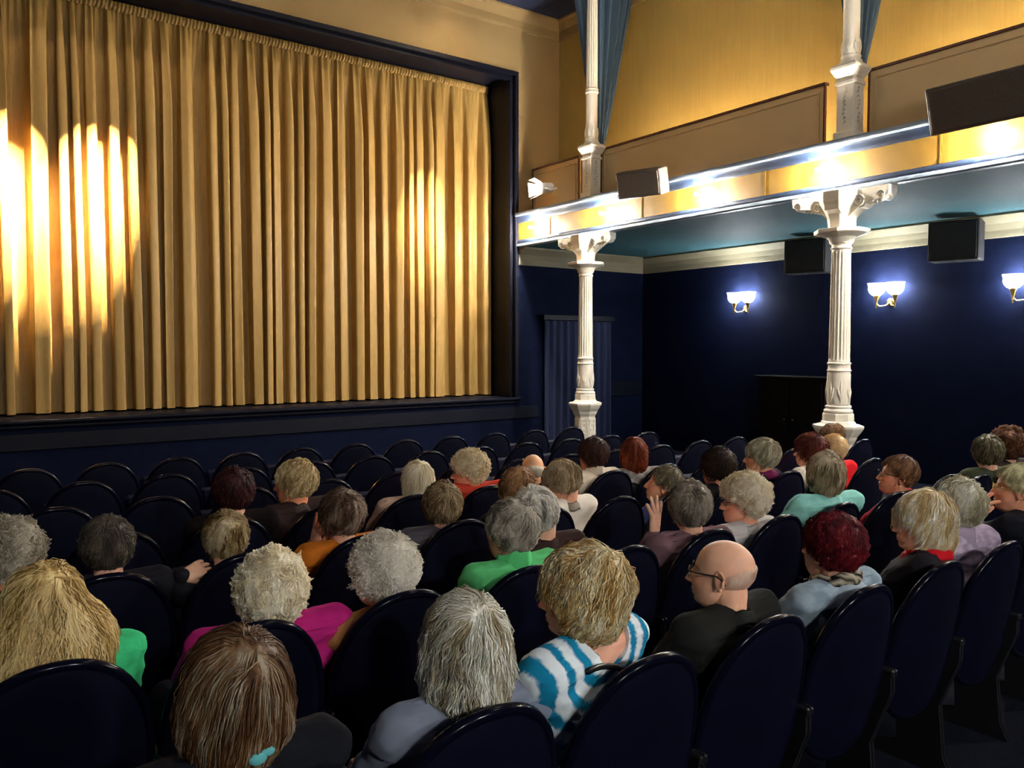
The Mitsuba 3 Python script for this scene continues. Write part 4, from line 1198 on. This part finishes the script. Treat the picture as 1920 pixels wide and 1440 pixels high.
# sixth row
who('woman with long blonde hair and a bright green jacket', 'F', 0, (0.215, 2.655, 1.16), yaw=6, near=True, hair=bobbed([(108, 82, 44), (168, 134, 72), (206, 178, 116), (224, 204, 150)], n=6000, cut='long', len=0.20, thick=0.030, mass=((0.015, -0.050, -0.120), (0.168, 0.115, 0.175)), swirl=0.7, ragged=5.0, lift=0.018, curl=0.6), top=(64, 200, 130), collar=None, fat=1.12, shrug=0.04)
who('woman with curly white hair and a magenta jacket', 'F', 1, (0.88, 2.63, 1.09), yaw=-6, near=True, hair=curly(WHITE, n=4600, thick=0.040), top=(170, 34, 110), collar=('flat', (160, 30, 104)), fat=1.16, shrug=0.06)
who('woman with curly white hair and a tan jacket, head turned left', 'F', 2, (1.29, 2.63, 1.09), yaw=28, near=True, hair=curly([(190, 184, 168), (222, 216, 204), (240, 236, 226)], n=4600), top=(146, 100, 62), collar=('flat', (150, 104, 66)), shrug=0.03)
who('woman with short grey hair and a green fleece', 'F', 3, (1.88, 2.63, 1.165), yaw=16, near=True, hair=smooth_cut([(98, 90, 80), (142, 132, 118), (172, 164, 150), (196, 188, 174)], n=3600, thick=0.024), top=(84, 178, 110), collar=('stand', (84, 190, 116)), skin=(218, 160, 132))
who('person with grey white hair leaning to the left in a dark brown jacket', 'F', 4, (2.29, 2.98, 1.122), yaw=-6, pitch=-14, roll=-22, near=True, hair=smooth_cut([(110, 104, 98), (160, 152, 144), (206, 200, 190), (232, 228, 218)], n=3200, thick=0.030), top=(52, 36, 34), collar=('flat', (56, 40, 38)))
who('person with grey brown hair and a mauve sweater raising a hand', 'F', 5, (2.97, 2.63, 1.13), yaw=-30, near=True, hair=smooth_cut([(84, 74, 64), (120, 108, 96), (146, 134, 120), (172, 162, 148)], n=3400, thick=0.030, lump=0.010, curl=0.6), top=(112, 84, 92), collar=('flat', (108, 82, 90)), arms={-1: dict(elbow=(2.70, 2.74, 0.82), wrist=(2.81, 2.72, 1.02), dir=(0.05, 0.02, 0.30), palm=(-0.25, 0.95, 0.0))}, body_yaw=-8)
who('woman in profile with curly white hair, glasses and a light grey jacket', 'F', 6, (3.37, 2.63, 1.12), yaw=58, near=True, hair=curly([(196, 178, 138), (222, 210, 184), (238, 232, 216)], n=3600, thick=0.034, cut='short'), top=(176, 172, 170), glasses=BK, skin=(216, 150, 120), collar=('flat', (180, 176, 174)), body_yaw=0)
who('woman with ash grey hair and an aqua jacket', 'F', 7, (4.12, 2.63, 1.19), yaw=-38, near=True, hair=bobbed([(96, 82, 60), (140, 122, 92), (172, 156, 124), (190, 178, 152)], n=3000, cut='full', len=0.06, mass=((0, -0.025, -0.01), (0.096, 0.096, 0.112))), top=(140, 206, 196), collar=('flat', (150, 212, 204)))
who('man in profile with brown hair, glasses and a red jacket', 'F', 9, (4.89, 2.63, 1.11), yaw=50, pitch=8, hair=cropped([(70, 44, 28), (104, 68, 44), (134, 96, 66)], thick=0.026, n=1500), top=(178, 26, 40), glasses=BK, skin=(190, 124, 92), collar=('scarf', (48, 34, 32)))
who('person with olive grey hair and an olive green jacket under the balcony', 'F', 11, (6.14, 2.63, 1.15), yaw=-50, hair=smooth_cut([(66, 62, 44), (96, 90, 64), (120, 112, 84)], thick=0.028, n=1200), top=(58, 62, 46), collar=('flat', (60, 64, 48)))
who('person with a big curly auburn brown hairdo under the balcony', 'F', 12, (6.94, 2.83, 1.122), yaw=-50, hair=curly([(66, 38, 24), (98, 62, 40), (126, 88, 60)], thick=0.052, n=1500), top=(50, 44, 42))
# fifth row
who('woman at the left edge of the photo with curly grey hair, face turned left', 'E', 0, (0.15, 3.54, 1.13), yaw=62, near=True, hair=curly([(122, 112, 96), (160, 150, 132), (192, 184, 166)], n=3000, thick=0.036), top=(40, 26, 32), skin=(206, 130, 96))
who('man with short dark grey hair and a dark jacket', 'E', 1, (0.52, 3.54, 1.11), yaw=-2, near=True, hair=smooth_cut([(48, 44, 40), (74, 66, 58), (98, 88, 78)], n=2600, thick=0.026), top=(28, 28, 34), collar=('flat', (30, 30, 36)))
who('person with blond grey hair holding a hand to the neck', 'E', 2, (0.99, 3.54, 1.08), yaw=-4, near=True, hair=smooth_cut([(84, 64, 34), (140, 116, 72), (180, 160, 116), (196, 184, 156)], n=2600, thick=0.018, len=0.07), top=(26, 26, 32), arms={-1: dict(elbow=(0.85, 3.78, 0.80), wrist=(0.80, 3.49, 0.965), dir=(0.30, 0.03, 0.10), palm=(0.1, 0.75, -0.6), relaxed=True)})
who('person with wavy brown grey hair and an orange jacket', 'E', 3, (1.53, 3.54, 1.11), yaw=10, near=True, hair=smooth_cut([(58, 42, 32), (88, 66, 52), (116, 94, 78), (150, 132, 116)], n=2800, thick=0.030, lump=0.010, curl=0.8, swirl=1.0, cut='full'), top=(176, 98, 30), collar=('flat', (172, 94, 28)), arms={-1: dict(elbow=(1.36, 3.74, 0.78), wrist=(1.475, 3.73, 0.955), dir=(0.0, -0.06, 0.12), palm=(0.9, 0.0, -0.1))})
who('person with light brown hair and a slate grey jacket', 'E', 4, (2.10, 3.54, 1.09), yaw=-22, hair=smooth_cut([(96, 76, 52), (134, 112, 82), (164, 144, 112)], thick=0.028, cut='full', n=1400), top=(74, 70, 78), collar=('flat', (70, 66, 74)), shrug=0.05)
who('person with reddish light brown hair, mostly hidden by others', 'E', 5, (2.58, 3.54, 1.12), yaw=-10, hair=smooth_cut([(112, 74, 46), (150, 108, 72), (176, 138, 100)], thick=0.028, cut='full', n=1400), top=(40, 34, 36))
who('woman with grey blonde hair looking down in a white jacket', 'E', 6, (3.07, 3.75, 1.083), yaw=42, pitch=-24, hair=smooth_cut([(122, 98, 66), (160, 138, 104), (190, 172, 140)], thick=0.030, n=1500), top=(224, 214, 200), shrug=0.04, fat=1.05, collar=('flat', (146, 136, 122)), skin=(220, 160, 130), body_yaw=10)
who('person in profile with short brown grey hair and a blue shirt', 'E', 7, (3.74, 3.54, 1.04), yaw=44, pitch=10, hair=cropped([(70, 62, 46), (100, 90, 70), (124, 112, 90)], thick=0.020, n=1400), top=(78, 88, 132), skin=(214, 148, 112), collar=('stand', (190, 190, 200)))
who('person with dark brown hair and a black jacket', 'E', 8, (4.26, 3.54, 1.10), yaw=4, hair=smooth_cut(DARK, thick=0.032, cut='full', n=1400), top=(22, 18, 22), skin=(206, 140, 112))
who('woman in profile with short silver hair and a purple scarf', 'E', 9, (4.73, 3.54, 1.135), yaw=40, hair=smooth_cut([(122, 110, 84), (160, 150, 124), (190, 182, 158)], thick=0.026, n=1400), top=(24, 24, 32), collar=('scarf', (104, 32, 70)), skin=(210, 146, 110), glasses=BK)
who('woman with red brown hair and a cream white jacket', 'E', 10, (5.32, 3.54, 1.13), yaw=14, hair=smooth_cut([(62, 22, 18), (88, 34, 26), (110, 50, 38)], thick=0.032, cut='full', n=1200), top=(216, 206, 190), skin=(210, 150, 120))
who('person with light blond hair and a red coat in front of the farther column', 'E', 11, (5.96, 3.75, 1.075), yaw=-10, hair=smooth_cut([(196, 158, 104), (222, 192, 140), (236, 212, 170)], thick=0.018, n=1200), top=(206, 28, 36))
# fourth row
who('person with dark burgundy hair and black clothes', 'D', 2, (1.26, 4.35, 1.13), yaw=0, hair=smooth_cut([(38, 18, 20), (56, 26, 28), (70, 36, 36)], thick=0.036, cut='full', n=1400, lump=0.010), top=(22, 17, 17), fat=1.0)
who('man in profile with blond grey hair and a dark brown suit', 'D', 3, (1.655, 4.50, 1.123), yaw=58, hair=smooth_cut([(140, 112, 66), (182, 156, 104), (210, 192, 150)], thick=0.030, cut='full', n=1600), top=(42, 30, 30), skin=(222, 140, 100), collar=('flat', (70, 58, 58)))
who('woman with a smooth white bob and a beige jacket', 'D', 4, (2.40, 4.35, 1.08), yaw=-16, hair=bobbed([(190, 174, 136), (216, 204, 174), (232, 224, 202)], n=1800, cut='full', mass=((0, -0.025, -0.02), (0.092, 0.094, 0.108))), top=(186, 154, 136), collar=('flat', (192, 162, 146)), shrug=0.06, fat=1.1)
who('woman in profile with curly white hair, glasses and a red jacket', 'D', 5, (2.865, 4.50, 1.082), yaw=58, pitch=-4, hair=curly([(196, 176, 132), (222, 206, 170), (238, 228, 204)], n=1600, thick=0.032, cut='short'), top=(186, 62, 48), shrug=0.06, fat=1.15, glasses=BK, skin=(224, 148, 116), collar=('flat', (196, 66, 50)), body_yaw=-10)
who('balding man with a fringe of white hair, seen from behind', 'D', 6, (3.31, 4.35, 1.075), yaw=-34, hair=dict(cut='crop', bald=True, thick=0.008, lump=0.003, freq=12, pal=[(190, 176, 152), (216, 204, 184)], n=0), top=(60, 44, 40), skin=(222, 164, 120))
who('person with dark brown hair and a cream fleece', 'D', 7, (3.85, 4.35, 1.125), yaw=6, hair=smooth_cut([(42, 24, 20), (62, 38, 32), (82, 54, 46)], thick=0.028, n=1400), top=(214, 198, 176), collar=('stand', (216, 200, 180)), skin=(214, 150, 116))
who('woman with chin length auburn hair and a grey white jacket with a bag strap', 'D', 8, (4.28, 4.35, 1.10), yaw=-38, hair=bobbed([(86, 34, 18), (124, 54, 30), (152, 76, 46)], n=1600, cut='full', len=0.08), top=(176, 168, 160), pattern=((120, 114, 110), 34.0), extras=strap((-0.10, 0, -0.05), (0.12, 0, -0.22), 0.03))
who('man with brown hair bending forward in a patterned jacket by the farther column', 'D', 13, (7.06, 4.45, 1.03), yaw=40, pitch=-24, hair=smooth_cut([(88, 58, 36), (124, 90, 58), (146, 112, 80)], thick=0.024, n=1200), top=(96, 74, 76), pattern=((150, 130, 126), 40.0))

taken = {(a[0], a[1]): n for n, a, k in P}
for row in 'ABCDEFG':
    for k in range(FIRST.get(row, 0), NSEAT[row]):
        add_seat(row, k, taken.get((row, k)))
for i, (n, a, k) in enumerate(P):
    person(n, *a, seed=i + 1, **k)
